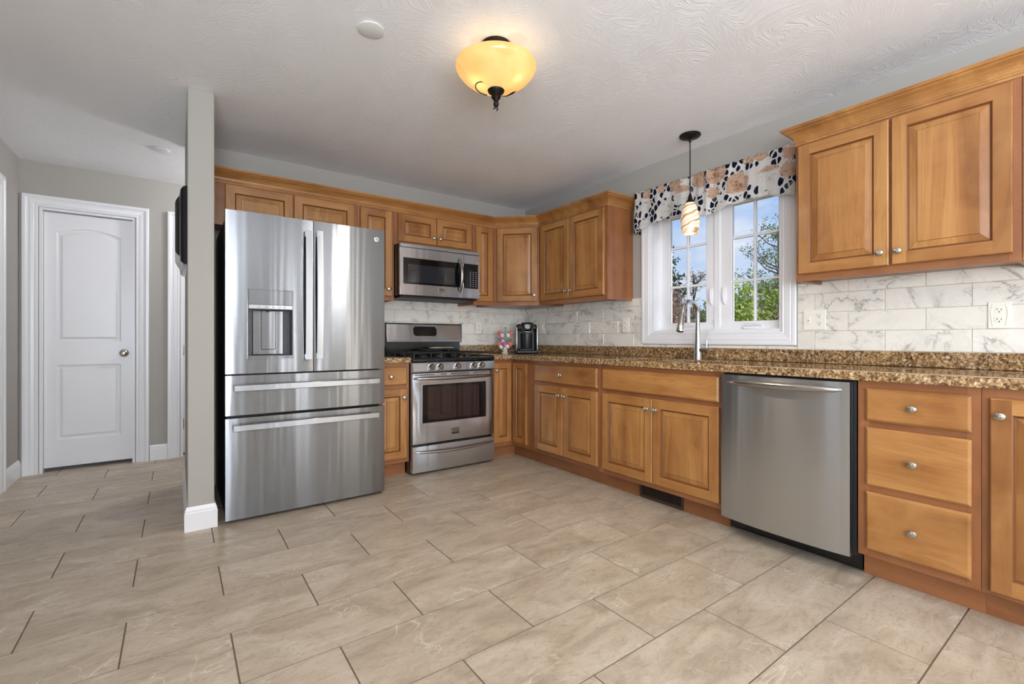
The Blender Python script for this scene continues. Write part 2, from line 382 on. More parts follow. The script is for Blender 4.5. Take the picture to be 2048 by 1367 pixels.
# ---------------------------------------------------------------- knobs, doors, cabinets
KN=None
def knob(parent,x,z,y,oval_h=True):
    global KN
    if KN is None:
        bm=bmesh.new()
        lathe(bm,[(0,0),(.0085,0),(.0085,-.002),(.005,-.004),(.0048,-.013),(.009,-.017),(.0165,-.019),(.0178,-.022),(.0155,-.026),(.009,-.0285),(0,-.0292)],axis='Y',n=24,sx=1.0,sy=.86)
        box(bm,-.0014,.0014,-.0300,-.026,-.0125,.0125,b=.0006)
        box(bm,-.006,-.0045,-.0290,-.026,-.010,.010,b=.0004)
        box(bm,.0045,.006,-.0290,-.026,-.010,.010,b=.0004)
        KN=obj('knob',bm,NICKEL,parent,(x,y,z),smooth=True); return KN
    k=KN.copy(); COL.objects.link(k); k.parent=parent; k.location=(x,y,z); return k
def raised_door(parent,x0,x1,z0,z1,y,fw=.056,kn=None,name='door',t=.02,flat=False):
    """door whose back sits at local y, front towards -y"""
    w,h=x1-x0,z1-z0; bm=bmesh.new(); c=.004
    # outer shell
    B=[bm.verts.new(p) for p in rect(0,w,0,h,0)]; bm.faces.new(B).material_index=0
    O=[bm.verts.new(p) for p in rect(0,w,0,h,-t+c)]; F=[bm.verts.new(p) for p in rect(c,w-c,c,h-c,-t)]
    for A,Bb in ((B,O),(O,F)):
        for i in range(4):
            j=(i+1)%4; bm.faces.new((A[i],A[j],Bb[j],Bb[i])).material_index=1 if i in (0,2) else 0
    # frame face: full-height stiles, rails between
    f1=fw
    def q(xa,xb,za,zb,mi): bm.faces.new([bm.verts.new(p) for p in rect(xa,xb,za,zb,-t)]).material_index=mi
    q(c,f1,c,h-c,0); q(w-f1,w-c,c,h-c,0); q(f1,w-f1,c,f1,1); q(f1,w-f1,h-f1,h-c,1)
    sl=min(.027,(w-2*f1)/2-.012); sl=max(sl,.004)
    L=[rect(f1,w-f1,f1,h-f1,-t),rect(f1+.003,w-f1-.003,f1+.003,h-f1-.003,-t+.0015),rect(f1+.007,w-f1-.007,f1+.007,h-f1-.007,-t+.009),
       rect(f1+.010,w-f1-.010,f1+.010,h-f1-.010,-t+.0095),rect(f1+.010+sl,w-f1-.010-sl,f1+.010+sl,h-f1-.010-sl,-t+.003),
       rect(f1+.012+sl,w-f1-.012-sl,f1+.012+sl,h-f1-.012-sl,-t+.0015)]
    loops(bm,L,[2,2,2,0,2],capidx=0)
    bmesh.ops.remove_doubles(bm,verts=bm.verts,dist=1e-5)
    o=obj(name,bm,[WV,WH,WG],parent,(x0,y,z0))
    if kn: knob(o,kn[0]-x0,kn[1]-z0,-t)
    return o
def slab(parent,x0,x1,z0,z1,y,kn=None,name='drawer',t=.02):
    w,h=x1-x0,z1-z0; bm=bmesh.new()
    B=[bm.verts.new(p) for p in rect(0,w,0,h,0)]; bm.faces.new(B)
    R=[B]+[[bm.verts.new(p) for p in l] for l in (rect(0,w,0,h,-t+.008),rect(.009,w-.009,.009,h-.009,-t))]
    for A,Bb in zip(R,R[1:]):
        for i in range(4): bm.faces.new((A[i],A[(i+1)%4],Bb[(i+1)%4],Bb[i]))
    bm.faces.new(R[-1])
    o=obj(name,bm,WH,parent,(x0,y,z0))
    if kn: knob(o,kn[0]-x0,kn[1]-z0,-t)
    return o
def carcass_base(parent,w,d=.61,z1=.876,side='',toe=True):
    bm=bmesh.new()
    box(bm,0,w,-d+.019,-.004,.11,z1,mi=0)
    # face frame: stiles and rails
    e=.0004
    obj('carcass',bm,[WRV,WRH],parent)
    bm=bmesh.new()
    box(bm,e,.04,-d,-d+.0185,.11,z1,b=.0008,mi=0); box(bm,w-.04,w-e,-d,-d+.0185,.11,z1,b=.0008,mi=0)
    box(bm,.04,w-.04,-d,-d+.0185,.11,.15,mi=1); box(bm,.04,w-.04,-d,-d+.0185,z1-.045,z1,mi=1)
    box(bm,.04,w-.04,-d+.001,-d+.0185,.15,z1-.045,mi=1)
    obj('face_frame',bm,[WRV,WRH],parent)
    if toe: obj('toe_kick',BOX(0,w,-.533,-.52,0,.1095),WRH,parent)
def carcass_wall(parent,w,d=.305,z0=1.37,z1=2.124):
    bm=bmesh.new()
    box(bm,0,w,-d+.019,-.004,z0+.018,z1); box(bm,.0005,.016,-d+.019,-.004,z0,z0+.018); box(bm,w-.016,w-.0005,-d+.019,-.004,z0,z0+.018)
    obj('carcass',bm,[WRV,WRH],parent)
    bm=bmesh.new(); e=.0004
    box(bm,e,.038,-d,-d+.0185,z0,z1,b=.0008,mi=0); box(bm,w-.038,w-e,-d,-d+.0185,z0,z1,b=.0008,mi=0)
    box(bm,.038,w-.038,-d,-d+.0185,z0,z0+.035,mi=1); box(bm,.038,w-.038,-d,-d+.0185,z1-.035,z1,mi=1)
    box(bm,.038,w-.038,-d+.001,-d+.0185,z0+.035,z1-.035,mi=1)
    obj('face_frame',bm,[WRV,WRH],parent)
RW=-PI/2   # rotation for the window side: local x runs towards the camera

# ================================================================ ROOM SHELL
ZC=2.44
XL=-4.04; YR=-7.4; XS0,XS1=-3.008,-2.884
# floor: individual tiles in running bond plus grout bed
def build_floor():
    bm=bmesh.new()
    box(bm,XL-.15,.28,YR-.15,3.3,-.06,-.0025,mi=1)
    px,py=.607,.3037; g=.0027
    j=-18
    y=-2.345
    for r in range(-17,19):
        y0=y+r*py; y1=y0+py
        if y1>1.12+.2 and y0>3.2: continue
        off=-1.386 if r%2==0 else -1.69
        # rows with even index start at y=-2.345..-2.041
        off=(-1.684 if r%2==0 else -1.386)
        for k in range(-6,8):
            x0=off+k*px; x1=x0+px
            if x1<XL-.1 or x0>.1 and y0<1.2: continue
            if x0>.2 or y0<YR-.1 or y1>3.25: continue
            if x0>.1 and y0<1.2: continue
            box(bm,x0+g,x1-g,y0+g,y1-g,-.0028,0,mi=0)
    return struct('floor',bm,[FLOORM,GROUT])
build_floor()
bm=BOX(XL-.15,.28,YR-.15,3.3,ZC,ZC+.12); struct('ceiling',bm,CEIL)
# window wall (right)
WY0,WY1,WZ0,WZ1=-2.631,-1.645,1.10,2.06
us=[YR-.15,WY0,WY1,0]; vs=[0,WZ0,WZ1,ZC]
struct('wall_right',cells(us,vs,lambda i,j:not(i==1 and j==1),.16,0,lambda u,v,t:(t,u,v)),WALL)
# kitchen back wall
struct('wall_back',BOX(XS1,.16,0,.12,0,ZC),WALL)
# partition wall beside refrigerator
struct('wall_partition',BOX(XS0,XS1,-.88,.12,0,ZC,b=.004),WALL)
# hall far wall with two door openings
HY=1.12
us=[XL,-3.93,-3.345,-3.03,-2.22,.28]; vs=[0,2.09,ZC]
struct('wall_hall',cells(us,vs,lambda i,j:not(i in(1,3) and j==0),HY+.12,HY,lambda u,v,t:(u,t,v)),WALL)
struct('wall_hall_end',BOX(.16,.28,.0,HY,0,ZC),WALL)
# left wall: hall doorway, tall sidelight, added window
us=[YR-.15,-5.85,-4.55,-2.90,-2.70,-.20,.61,HY+.12]; vs=[0,.32,.75,2.0,2.09,ZC]
def kl(i,j):
    if i==1 and j in(2,): return False
    if i==3 and j in(1,2): return False
    if i==5 and j<=3: return False
    return True
struct('wall_left',cells(us,vs,kl,XL-.13,XL,lambda u,v,t:(t,u,v)),WALL)
# rear wall with openings for the added patio door and narrow windows
us=[XL,-3.95,-2.62,-1.33,-1.07,-.29,-.03,.0]; vs=[0,.06,.80,2.08,ZC]
struct('wall_rear',cells(us,vs,lambda i,j:not((i==1 and j in(1,2)) or (i in (3,5) and j in (1,2))),YR-.13,YR,lambda u,v,t:(u,t,v)),WALL)
# room beyond the second hall door
struct('wall_beyond',BOX(-4.1,.28,3.1,3.2,0,ZC),WALL)
struct('wall_beyond_left',BOX(-3.34,-3.24,HY+.125,3.1,0,ZC),WALL)
struct('wall_beyond_right',BOX(-.5,-.4,HY+.125,3.1,0,ZC),WALL)
struct('wall_closet_back',BOX(XL,-3.345,HY+.5,HY+.55,0,ZC),BLACKM)

BBP=[(0,0),(.015,0),(.015,.098),(.012,.104),(.0125,.112),(.007,.124),(.005,.132),(0,.132)]
def baseboard(name,path):
    bm=bmesh.new(); sweep(bm,path,BBP); return struct(name,bm,WHITEP)
baseboard('baseboard_partition',[(.1,.12),(XS0,.12),(XS0,-.88),(XS1,-.88),(XS1,-.78)])
baseboard('baseboard_left',[(XL,.70),(XL,HY-.02)])
baseboard('baseboard_hall',[(-3.247,HY),(-3.124,HY)])

# ------------------------------------------------ casings and doors
CP=[(0,.0),(.0,.009),(.006,.012),(.014,.012),(.018,.009),(.022,.013),(.040,.015),(.052,.013),(.060,.016),(.068,.022),(.082,.022),(.088,.019),(.088,0)]
def casing(bm,x0,x1,z0,z1,m,closed=False,prof=CP):
    """mitred casing around an opening in the plane given by m(u,v,t)"""
    rings=[]
    for o,t in prof:
        if closed: pts=[(x0-o,z0-o),(x0-o,z1+o),(x1+o,z1+o),(x1+o,z0-o)]
        else: pts=[(x0-o,z0),(x0-o,z1+o),(x1+o,z1+o),(x1+o,z0)]
        rings.append([bm.verts.new(m(u,v,t)) for u,v in pts])
    for A,B in zip(rings,rings[1:]):
        for i in range(4 if closed else 3):
            j=(i+1)%4; bm.faces.new((A[i],A[j],B[j],B[i]))
    if not closed:
        bm.faces.new([r[0] for r in rings]); bm.faces.new([r[3] for r in rings])
def door_leaf(w,h,t,px0,px1,lowz,upz,arch,parent,name='door_leaf',loc=(0,0,0),rot=None):
    bm=bmesh.new()
    N=14
    def outline(i,zlo,zhi,a,y):
        xa,xb=px0+i,px1-i; pts=[(xa,y,zlo+i),(xb,y,zlo+i)]
        for k in range(N+1):
            u=k/N; x=xb+(xa-xb)*u; pts.append((x,y,zhi-i+a*math.sin(PI*u)**1.0*(1-.0)))
        return pts
    prof=[(0,0),(.004,.004),(.012,.007),(.020,.007),(.034,.001),(.036,.0)]
    for (zl,zh,a) in ((lowz[0],lowz[1],0),(upz[0],upz[1],arch)):
        loops(bm,[outline(i,zl,zh,a,-t+d) for i,d in prof],[0]*5,capidx=0)
    def q(*p): bm.faces.new([bm.verts.new(x) for x in p])
    y=-t
    q((0,y,0),(px0,y,0),(px0,y,h),(0,y,h)); q((px1,y,0),(w,y,0),(w,y,h),(px1,y,h))
    q((px0,y,0),(px1,y,0),(px1,y,lowz[0]),(px0,y,lowz[0])); q((px0,y,lowz[1]),(px1,y,lowz[1]),(px1,y,upz[0]),(px0,y,upz[0]))
    P=outline(0,upz[0],upz[1],arch,y)[2:]
    for A,B in zip(P,P[1:]): q(A,B,(B[0],y,h),(A[0],y,h))
    q((0,0,0),(w,0,0),(w,0,h),(0,0,h)); q((0,y,0),(w,y,0),(w,0,0),(0,0,0)); q((0,y,h),(w,y,h),(w,0,h),(0,0,h))
    q((0,y,0),(0,0,0),(0,0,h),(0,y,h)); q((w,y,0),(w,0,0),(w,0,h),(w,y,h))
    bmesh.ops.remove_doubles(bm,verts=bm.verts,dist=1e-5)
    return obj(name,bm,WHITEP,parent,loc,rot)
def jamb(bm,x0,x1,z1,y0,y1,t=.018):
    box(bm,x0,x0+t,y0,y1,0,z1); box(bm,x1-t,x1,y0,y1,0,z1); box(bm,x0+t,x1-t,y0,y1,z1-t,z1)
m_h=lambda u,v,t:(u,HY-t,v)
d1=thing('door_1',None,None); d1['kind']='structure'; d1['label']='white two-panel arch-top door closed at the end of the hall'
bm=bmesh.new(); casing(bm,-3.935,-3.34,0,2.09,m_h); obj('door_casing',bm,WHITEP,d1)
bm=bmesh.new(); jamb(bm,-3.929,-3.346,2.089,HY+.001,HY+.118); obj('door_jamb',bm,WHITEP,d1)
lf=door_leaf(.543,2.035,.035,.073,.468,(.215,.815),(1.005,1.88),.045,d1,loc=(-3.909,HY+.075,.03))
bm=bmesh.new(); lathe(bm,[(0,0),(.032,0),(.032,-.004),(.028,-.008),(.012,-.012),(.011,-.030),(.020,-.038),(.027,-.046),(.028,-.054),(.022,-.062),(.010,-.066),(0,-.066)],axis='Y',n=28)
obj('door_knob',bm,NICKEL,lf,(.488,-.035,.905),smooth=True)
d2=thing('door_2',None,None); d2['kind']='structure'; d2['label']='white door standing open in the hall doorway beside the partition wall'
bm=bmesh.new(); casing(bm,-3.035,-2.215,0,2.09,m_h); obj('door_casing',bm,WHITEP,d2)
bm=bmesh.new(); jamb(bm,-3.029,-2.221,2.089,HY+.001,HY+.118); obj('door_jamb',bm,WHITEP,d2)
lf2=door_leaf(.76,2.035,.035,.12,.64,(.215,.815),(1.005,1.88),.045,d2,loc=(-3.012,HY+.112,.012),rot=(0,0,math.radians(86)))
for z in (.28,.95,1.85):
    bm=bmesh.new(); box(bm,-3.0108,-3.0085,HY+.045,HY+.108,z-.045,z+.045); 
    tube(bm,[(-3.007,HY+.112,z-.045),(-3.007,HY+.112,z+.045)],.005,8); obj('hinge',bm,NICKEL,d2)
d3=thing('door_3',None,None); d3['kind']='structure'; d3['label']='white cased doorway in the left hall wall'
bm=bmesh.new(); casing(bm,-.20,.61,0,2.09,lambda u,v,t:(XL+t,u,v)); obj('door_casing',bm,WHITEP,d3)
bm=bmesh.new(); 
for a,b in ((-.199,-.181),(.591,.609)): box(bm,XL-.128,XL-.001,a,b,0,2.089)
box(bm,XL-.128,XL-.001,-.181,.591,2.071,2.089); obj('door_jamb',bm,WHITEP,d3)
bm=BOX(XL-.10,XL-.065,-.180,.590,.012,2.07,b=.002); obj('door_leaf',bm,WHITEP,d3)

# ------------------------------------------------ kitchen window
win=thing('window_1',None,None); win['kind']='structure'; win['label']='white twin casement window over the sink with grid bars and outside view'
mW=lambda u,v,t:(-t,u,v)
bm=bmesh.new(); casing(bm,WY0,WY1,WZ0,WZ1,mW,closed=True,prof=[(-.001,0),(-.001,.010),(.006,.013),(.012,.010),(.016,.014),(.050,.018),(.056,.015),(.062,.019),(.078,.019),(.085,.016),(.085,0)]); obj('window_casing',bm,WHITEP,win)
# reveal lining
bm=cells([WY0,WY0+.02,WY1-.02,WY1],[WZ0,WZ0+.02,WZ1-.02,WZ1],lambda i,j:not(i==1 and j==1),.155,.002,lambda u,v,t:(t,u,v)); obj('window_reveal',bm,WHITEP,win)
# frame and mullion
a,b=WY0+.02,WY1-.02; MC=-2.155; z0,z1=WZ0+.02,WZ1-.02
us=[a,a+.018,MC-.022,MC+.022,b-.018,b]; vs=[z0,z0+.02,z1-.02,z1]
bm=cells(us,vs,lambda i,j:not(i in(1,3) and j==1),.13,.072,lambda u,v,t:(t,u,v),bevel=.003); obj('window_frame',bm,WHITEV,win)
def sash(y0,y1,g0,g1):
    zz0,zz1=z0+.02,z1-.02
    bm=cells([y0,g0,g1,y1],[zz0,1.178,1.985,zz1],lambda i,j:not(i==1 and j==1),.112,.080,lambda u,v,t:(t,u,v),bevel=.004)
    s=obj('sash',bm,WHITEV,win)
    bm=bmesh.new(); mid=(g0+g1)/2
    box(bm,.086,.106,mid-.009,mid+.009,1.178,1.985,b=.003)
    for z in (1.455,1.756): box(bm,.087,.105,g0,g1,z-.009,z+.009,b=.003)
    obj('muntin',bm,WHITEV,s)
    obj('glass_pane',BOX(.093,.098,g0-.002,g1+.002,1.176,1.987),GLASS,s)
sash(-2.182-.0,-1.668,-2.068,-1.758) if False else sash(MC+.022,-1.683,-2.066,-1.760)
sash(-2.593,MC-.022,-2.571,-2.262)
for yc in (MC+.042,MC-.055):
    bm=bmesh.new(); box(bm,.070,.0798,yc-.007,yc+.007,1.30,1.42,b=.003); tube(bm,[(.066,yc,1.31),(.058,yc,1.34),(.056,yc,1.38),(.062,yc,1.415)],[.004,.006,.006,.004],8); obj('sash_lock',bm,WHITEV,win,smooth=True)
for yc in (-1.945,-2.43):
    bm=bmesh.new(); box(bm,.045,.075,yc-.075,yc+.075,z0+.0,z0+.022,b=.005); tube(bm,[(.052,yc-.06,z0+.03),(.046,yc,z0+.036),(.050,yc+.065,z0+.028)],[.006,.007,.004],8); box(bm,.046,.062,yc-.07,yc-.045,z0+.018,z0+.034,b=.004)
    obj('crank_handle',bm,WHITEV,win,smooth=True)

# rear windows, added unseen behind the camera for fill light and reflections
def grid_window(name,label,us,vs,m,nx,ny):
    w=thing(name,None,None); w['kind']='structure'; w['label']=label
    u0,u1=us; v0,v1=vs; bm=bmesh.new(); casing(bm,u0,u1,v0,v1,lambda u,v,t:m(u,v,t),closed=True); obj('window_casing',bm,WHITEP,w)
    bm=cells([u0,u0+.06,u1-.06,u1],[v0,v0+.06,v1-.06,v1],lambda i,j:not(i==1 and j==1),-.10,-.04,m); 
    for i in range(1,nx):
        u=u0+(u1-u0)*i/nx; cells([u-.04,u+.04],[v0+.06,v1-.06],lambda i,j:True,-.095,-.045,m,bm=bm)
    for i in range(1,ny):
        v=v0+(v1-v0)*i/ny; cells([u0+.06,u1-.06],[v-.02,v+.02],lambda i,j:True,-.09,-.05,m,bm=bm)
    obj('window_frame',bm,WHITEV,w)
    obj('glass_pane',cells([u0+.05,u1-.05],[v0+.05,v1-.05],lambda i,j:True,-.075,-.07,m),GLASS,w)
grid_window('added_window_2','added sliding glass patio door behind the camera, unseen opening for fill light',(-3.95,-2.62),(.06,2.08),lambda u,v,t:(u,YR+t,v),2,1)
grid_window('added_window_5','added tall narrow window behind the camera for refrigerator streaks, middle one',(-1.33,-1.07),(.06,2.08),lambda u,v,t:(u,YR+t,v),1,1)
grid_window('added_window_6','added tall narrow window behind the camera for refrigerator streaks, near the corner',(-.29,-.03),(.06,2.08),lambda u,v,t:(u,YR+t,v),1,1)
grid_window('added_window_3','added double window in the left wall behind the camera, unseen opening for fill light',(-5.85,-4.55),(.75,2.0),lambda u,v,t:(XL+t,u,v),2,1)
grid_window('window_4','narrow sidelight in the left wall',(-2.90,-2.70),(.32,2.0),lambda u,v,t:(XL+t,u,v),1,1)

# ------------------------------------------------ backsplash tiles
def tiles(name,m,spans,row0=.992,label=''):
    bm=bmesh.new()
    for (u0,u1,z0,z1) in spans:
        for r in range(5):
            a=row0+r*.1095-.0; b=a+.1095
            if b<=z0+.002 or a>=z1-.002: continue
            off=-.1473 if r%2==0 else -.314
            off=-.1473 if r%2==0 else -.3137
            for k in range(-2,14):
                x1=off+.3333-k*.3333; x0=x1-.3333
                p0,p1=max(x0,u0),min(x1,u1)
                if p1-p0<.006: continue
                q0,q1=max(a,z0),min(b,z1); g=.0012
                if q1-q0<.006: continue
                A=m(p0+g,q0+g,.002); B=m(p1-g,q1-g,.0095)
                box(bm,A[0],B[0],A[1],B[1],A[2],B[2],b=.0016)
        A=m(u0,z0,.0); B=m(u1,z1,.0072); box(bm,A[0],B[0],A[1],B[1],A[2],B[2],mi=1)
    o=struct(name,bm,[MARB,TGROUT]); o['label']=label
# window side uses u=Y ; back wall uses u=X (same bond either way)
tiles('trim_1',lambda u,v,t:(-t-.0005,u,v),[(-1.562,-.0105,.952,1.388),(-4.15,-2.72,.952,1.39),(-2.72,-1.562,.952,1.012)],label='marble-look backsplash tiles along the window wall')
tiles('trim_2',lambda u,v,t:(u,-t-.0005,v),[(-1.905,-.002,.952,1.45)],label='marble-look backsplash tiles behind the range')

# ================================================================ WALL CABINETS, back wall
YF=-.305
def wc(name_label,x0,x1,z0=1.37,z1=2.124,group='wall cabinets'):
    t=thing('wall_cabinet',name_label,'cabinet',(x0,0,0),0); carcass_wall(t,x1-x0,z0=z0,z1=z1); return t
t=wc('two-door maple wall cabinet above the refrigerator',-2.882,-1.9055,1.825)
raised_door(t,.09,.512,1.848,2.103,YF,kn=(.48,1.895)); raised_door(t,.518,.955,1.848,2.103,YF,kn=(.548,1.895))
t=wc('narrow maple wall cabinet between refrigerator and microwave',-1.9050,-1.6005)
raised_door(t,.022,.282,1.405,2.100,YF,kn=(.252,1.462))
t=wc('short two-door maple wall cabinet above the microwave',-1.6000,-.8385,1.838)
raised_door(t,.028,.378,1.868,2.100,YF,kn=(.352,1.927)); raised_door(t,.384,.735,1.868,2.100,YF,kn=(.412,1.927))
t=wc('narrow maple wall cabinet right of the microwave',-.8380,-.6105)
raised_door(t,.020,.205,1.405,2.100,YF,fw=.052,kn=(.050,1.470))
# diagonal corner cabinet
t=thing('wall_cabinet','diagonal corner maple wall cabinet above the coffee maker','cabinet')
def prism(bm,pts,z0,z1,mi=0):
    A=[bm.verts.new((x,y,z0)) for x,y in pts]; B=[bm.verts.new((x,y,z1)) for x,y in pts]
    n=len(pts)
    bm.faces.new(A).material_index=mi; bm.faces.new(B).material_index=mi
    for i in range(n): bm.faces.new((A[i],A[(i+1)%n],B[(i+1)%n],B[i])).material_index=mi
bm=bmesh.new(); prism(bm,[(-.004,-.004),(-.610,-.004),(-.610,-.305),(-.305,-.610),(-.004,-.610)],1.37,2.124); obj('carcass',bm,WRV,t)
dr=raised_door(t,0,.385,1.405,2.100,0,kn=(.352,1.465)); dr.location=(-.6100+.0168,-.305-.0168,1.405); dr.rotation_euler=(0,0,-PI/4)
dr.location=Vector((-.610+.0233-.0006,-.305-.0233-.0006,1.405))
# window side wall cabinets
def wcw(label,y0,y1,z0=1.37,z1=2.124):
    t=thing('wall_cabinet',label,'cabinet',(0,y0,0),RW); carcass_wall(t,abs(y1-y0),z0=z0,z1=z1); return t
t=wcw('two-door maple wall cabinet left of the window',-.6105,-1.466)
raised_door(t,.035,.420,1.405,2.100,YF,kn=(.392,1.470)); raised_door(t,.428,.826,1.405,2.100,YF,kn=(.456,1.470))
t=wcw('large two-door maple wall cabinet right of the window',-2.836,-3.674)
raised_door(t,.016,.411,1.405,2.098,YF,kn=(.382,1.466)); raised_door(t,.422,.814,1.405,2.098,YF,kn=(.450,1.466))
t=wcw('maple wall cabinet cut off by the right edge of the photo',-3.6745,-4.13)
raised_door(t,.018,.435,1.405,2.098,YF,kn=(.405,1.466))
# crown mouldings
CR=[(0,0),(.004,0),(.004,.012),(.008,.014),(.008,.022),(.004,.026),(.006,.034),(.014,.046),(.028,.060),(.044,.070),(.048,.076),(.056,.078),(.060,.086),(.060,.092),(0,.092)]
def crown(label,path,z=2.108):
    bm=bmesh.new(); sweep(bm,path,[(o,z+h) for o,h in CR]); o=obj('crown_moulding',bm,WH); tag(o,label,'moulding'); return o
d=.3058
crown('maple crown moulding running over the back wall cabinets to the window',[(-2.882,-d),(-.6105,-d),(-d,-.6105),(-d,-1.4665),(-.002,-1.4665)])
crown('maple crown moulding on the cabinets right of the window',[(-.002,-2.8355),(-d,-2.8355),(-d,-4.13)])

# ================================================================ BASE CABINETS
YB=-.61
t=thing('base_cabinet','narrow maple base cabinet between refrigerator and range','cabinet',(-1.905,0,0)); carcass_base(t,.3045)
slab(t,.022,.284,.703,.846,YB,kn=(.153,.771)); raised_door(t,.022,.284,.143,.676,YB,kn=(.256,.610))
# corner (lazy susan) cabinet
t=thing('base_cabinet','corner maple base cabinet with folding door right of the range','cabinet')
bm=bmesh.new(); prism(bm,[(-.004,-.004),(-.838,-.004),(-.838,-.609),(-.610,-.609),(-.610,-.9135),(-.004,-.9135)],.11,.876); obj('carcass',bm,[WRV],t)
bm=bmesh.new(); prism(bm,[(-.838,-.533),(-.533,-.533),(-.533,-.9135),(-.52,-.9135),(-.52,-.52),(-.838,-.52)],0,.1095); obj('toe_kick',bm,WRH,t)
raised_door(t,-.824,-.634,.143,.846,-.6095,fw=.050,kn=(-.800,.780))
dr=raised_door(t,0,.196,.143,.846,0,fw=.050); dr.location=(-.6105,-.634,.143); dr.rotation_euler=(0,0,RW)
def bc(label,y0,y1):
    t=thing('base_cabinet',label,'cabinet',(0,y0,0),RW); carcass_base(t,abs(y1-y0)); return t
t=bc('maple base cabinet with one wide drawer left of the sink',-.914,-1.6755)
slab(t,.028,.741,.703,.846,YB,kn=(.371,.774)); raised_door(t,.028,.376,.143,.677,YB,kn=(.345,.612)); raised_door(t,.380,.741,.143,.677,YB,kn=(.408,.612))
t=bc('maple sink base cabinet with false drawer front',-1.676,-2.5905)
slab(t,.030,.898,.703,.846,YB,name='false_front'); raised_door(t,.030,.456,.143,.677,YB,kn=(.422,.612)); raised_door(t,.460,.898,.143,.677,YB,kn=(.486,.612))
t=bc('three-drawer maple base cabinet right of the dishwasher',-3.216,-3.605)
slab(t,.032,.364,.702,.842,YB,kn=(.195,.771)); slab(t,.032,.364,.422,.674,YB,kn=(.195,.546)); slab(t,.032,.364,.143,.395,YB,kn=(.195,.268))
t=bc('maple base cabinet cut off by the right edge of the photo',-3.6055,-4.15)
raised_door(t,.024,.52,.128,.838,YB,kn=(.052,.776))
# dishwasher
t=thing('dishwasher','brushed stainless dishwasher with bar handle under the worktop','dishwasher',(0,-2.594,0),RW)
Wd=.619
obj('cabinet_body',BOX(.004,Wd-.004,-.60,-.03,.09,.870),BLACKM,t)
obj('kick_plate',BOX(.004,Wd-.001,-.545,-.50,.012,.095,b=.002),BLACKE,t)
def bowed(w,h,t0,bow,hole=None,nx=28,nz=20,bowz=0,rnd=.006):
    xs=sorted(set([round(w*i/nx,5) for i in range(nx+1)]+([hole[0],hole[1]] if hole else [])))
    zs=sorted(set([round(h*i/nz,5) for i in range(nz+1)]+([hole[2],hole[3]] if hole else [])))
    def keep(i,j):
        if not hole: return True
        xc=(xs[i]+xs[i+1])/2; zc=(zs[j]+zs[j+1])/2
        return not (hole[0]<xc<hole[1] and hole[2]<zc<hole[3])
    bm=cells(xs,zs,keep,0,1,lambda u,v,t:(u,0 if t==0 else -t0-bow*(1-(2*u/w-1)**2)**.8-bowz*(1-(2*v/h-1)**2),v))
    if rnd:
        es=[e for e in bm.edges if len(e.link_faces)==2 and e.calc_face_angle(0)>1.2 and min(v.co.y for v in e.verts)<-.5*t0]
        bmesh.ops.bevel(bm,geom=es,offset=rnd,segments=3,profile=.5,affect='EDGES')
    return bm
obj('door_panel',bowed(.597,.770,.040,.022,nx=32),STEEL,t,(.006,-.605,.094),smooth=True)
bm=bmesh.new(); pts=[]; rr=[]
for i in range(25):
    u=i/24; x=.045+u*.535; pts.append((x-.006,-.646-.050*math.sin(PI*u)**.55,.828-.0*u)); rr.append(.004+.0155*min(1,math.sin(PI*u)**.4))
tube(bm,pts,rr,14,flat=1.0); obj('handle',bm,SATIN,t,smooth=True)
# heating register in toe kick
t=thing('floor_register','dark brown heating register in the toe kick below the sink','vent',(-.534,-1.965,.004),RW)
bm=cells([0,.016,.314,.330],[0,.018,.078,.094],lambda i,j:not(i==1 and j==1),0,.006,lambda u,v,t_:(u,-t_,v),bevel=.002); obj('frame',bm,NT('register_bronze','#4A372B',.45,.3).m,t)
bm=bmesh.new()
for i in range(19):
    x=.022+i*.0155; box(bm,x,x+.005,-.004,-.0005,.018,.078)
obj('louver',bm,NT('register_louver','#33261e',.5,.3).m,t)
obj('back_pan',BOX(.014,.316,-.0008,-.0002,.016,.080),BLACKM,t)

# ================================================================ WORKTOPS
SX0,SX1,SY0,SY1=-.545,-.190,-2.50,-1.76
xs=[-.838,-.648,SX0,SX1,-.001]; ys=[-4.15,SY0,(SY0+SY1)/2-.02,(SY0+SY1)/2+.02,SY1,-.648,-.001]
def kc(i,j):
    if i==2 and j in(1,3): return False
    if i==0 and j<5: return False
    return True
bm=cells(xs,ys,kc,.876,.914,bevel=.010,seg=3); 
wt=obj('worktop',bm,GRAN,smooth=True); tag(wt,'L-shaped brown speckled granite worktop with the sink and coffee maker','worktop')
bm=bmesh.new(); box(bm,-.022,-.001,-4.15,-.001,.9145,.990,b=.002); box(bm,-.838,-.0225,-.022,-.001,.9145,.990,b=.002); obj('upstand',bm,GRAN,wt)
bm=cells([-1.906,-1.600],[-.648,-.001],lambda i,j:True,.876,.914,bevel=.010,seg=3)
wt2=obj('worktop',bm,GRAN,smooth=True); tag(wt2,'short piece of granite worktop between refrigerator and range','worktop')
obj('upstand',BOX(-1.906,-1.600,-.022,-.001,.9145,.990,b=.002),GRAN,wt2)
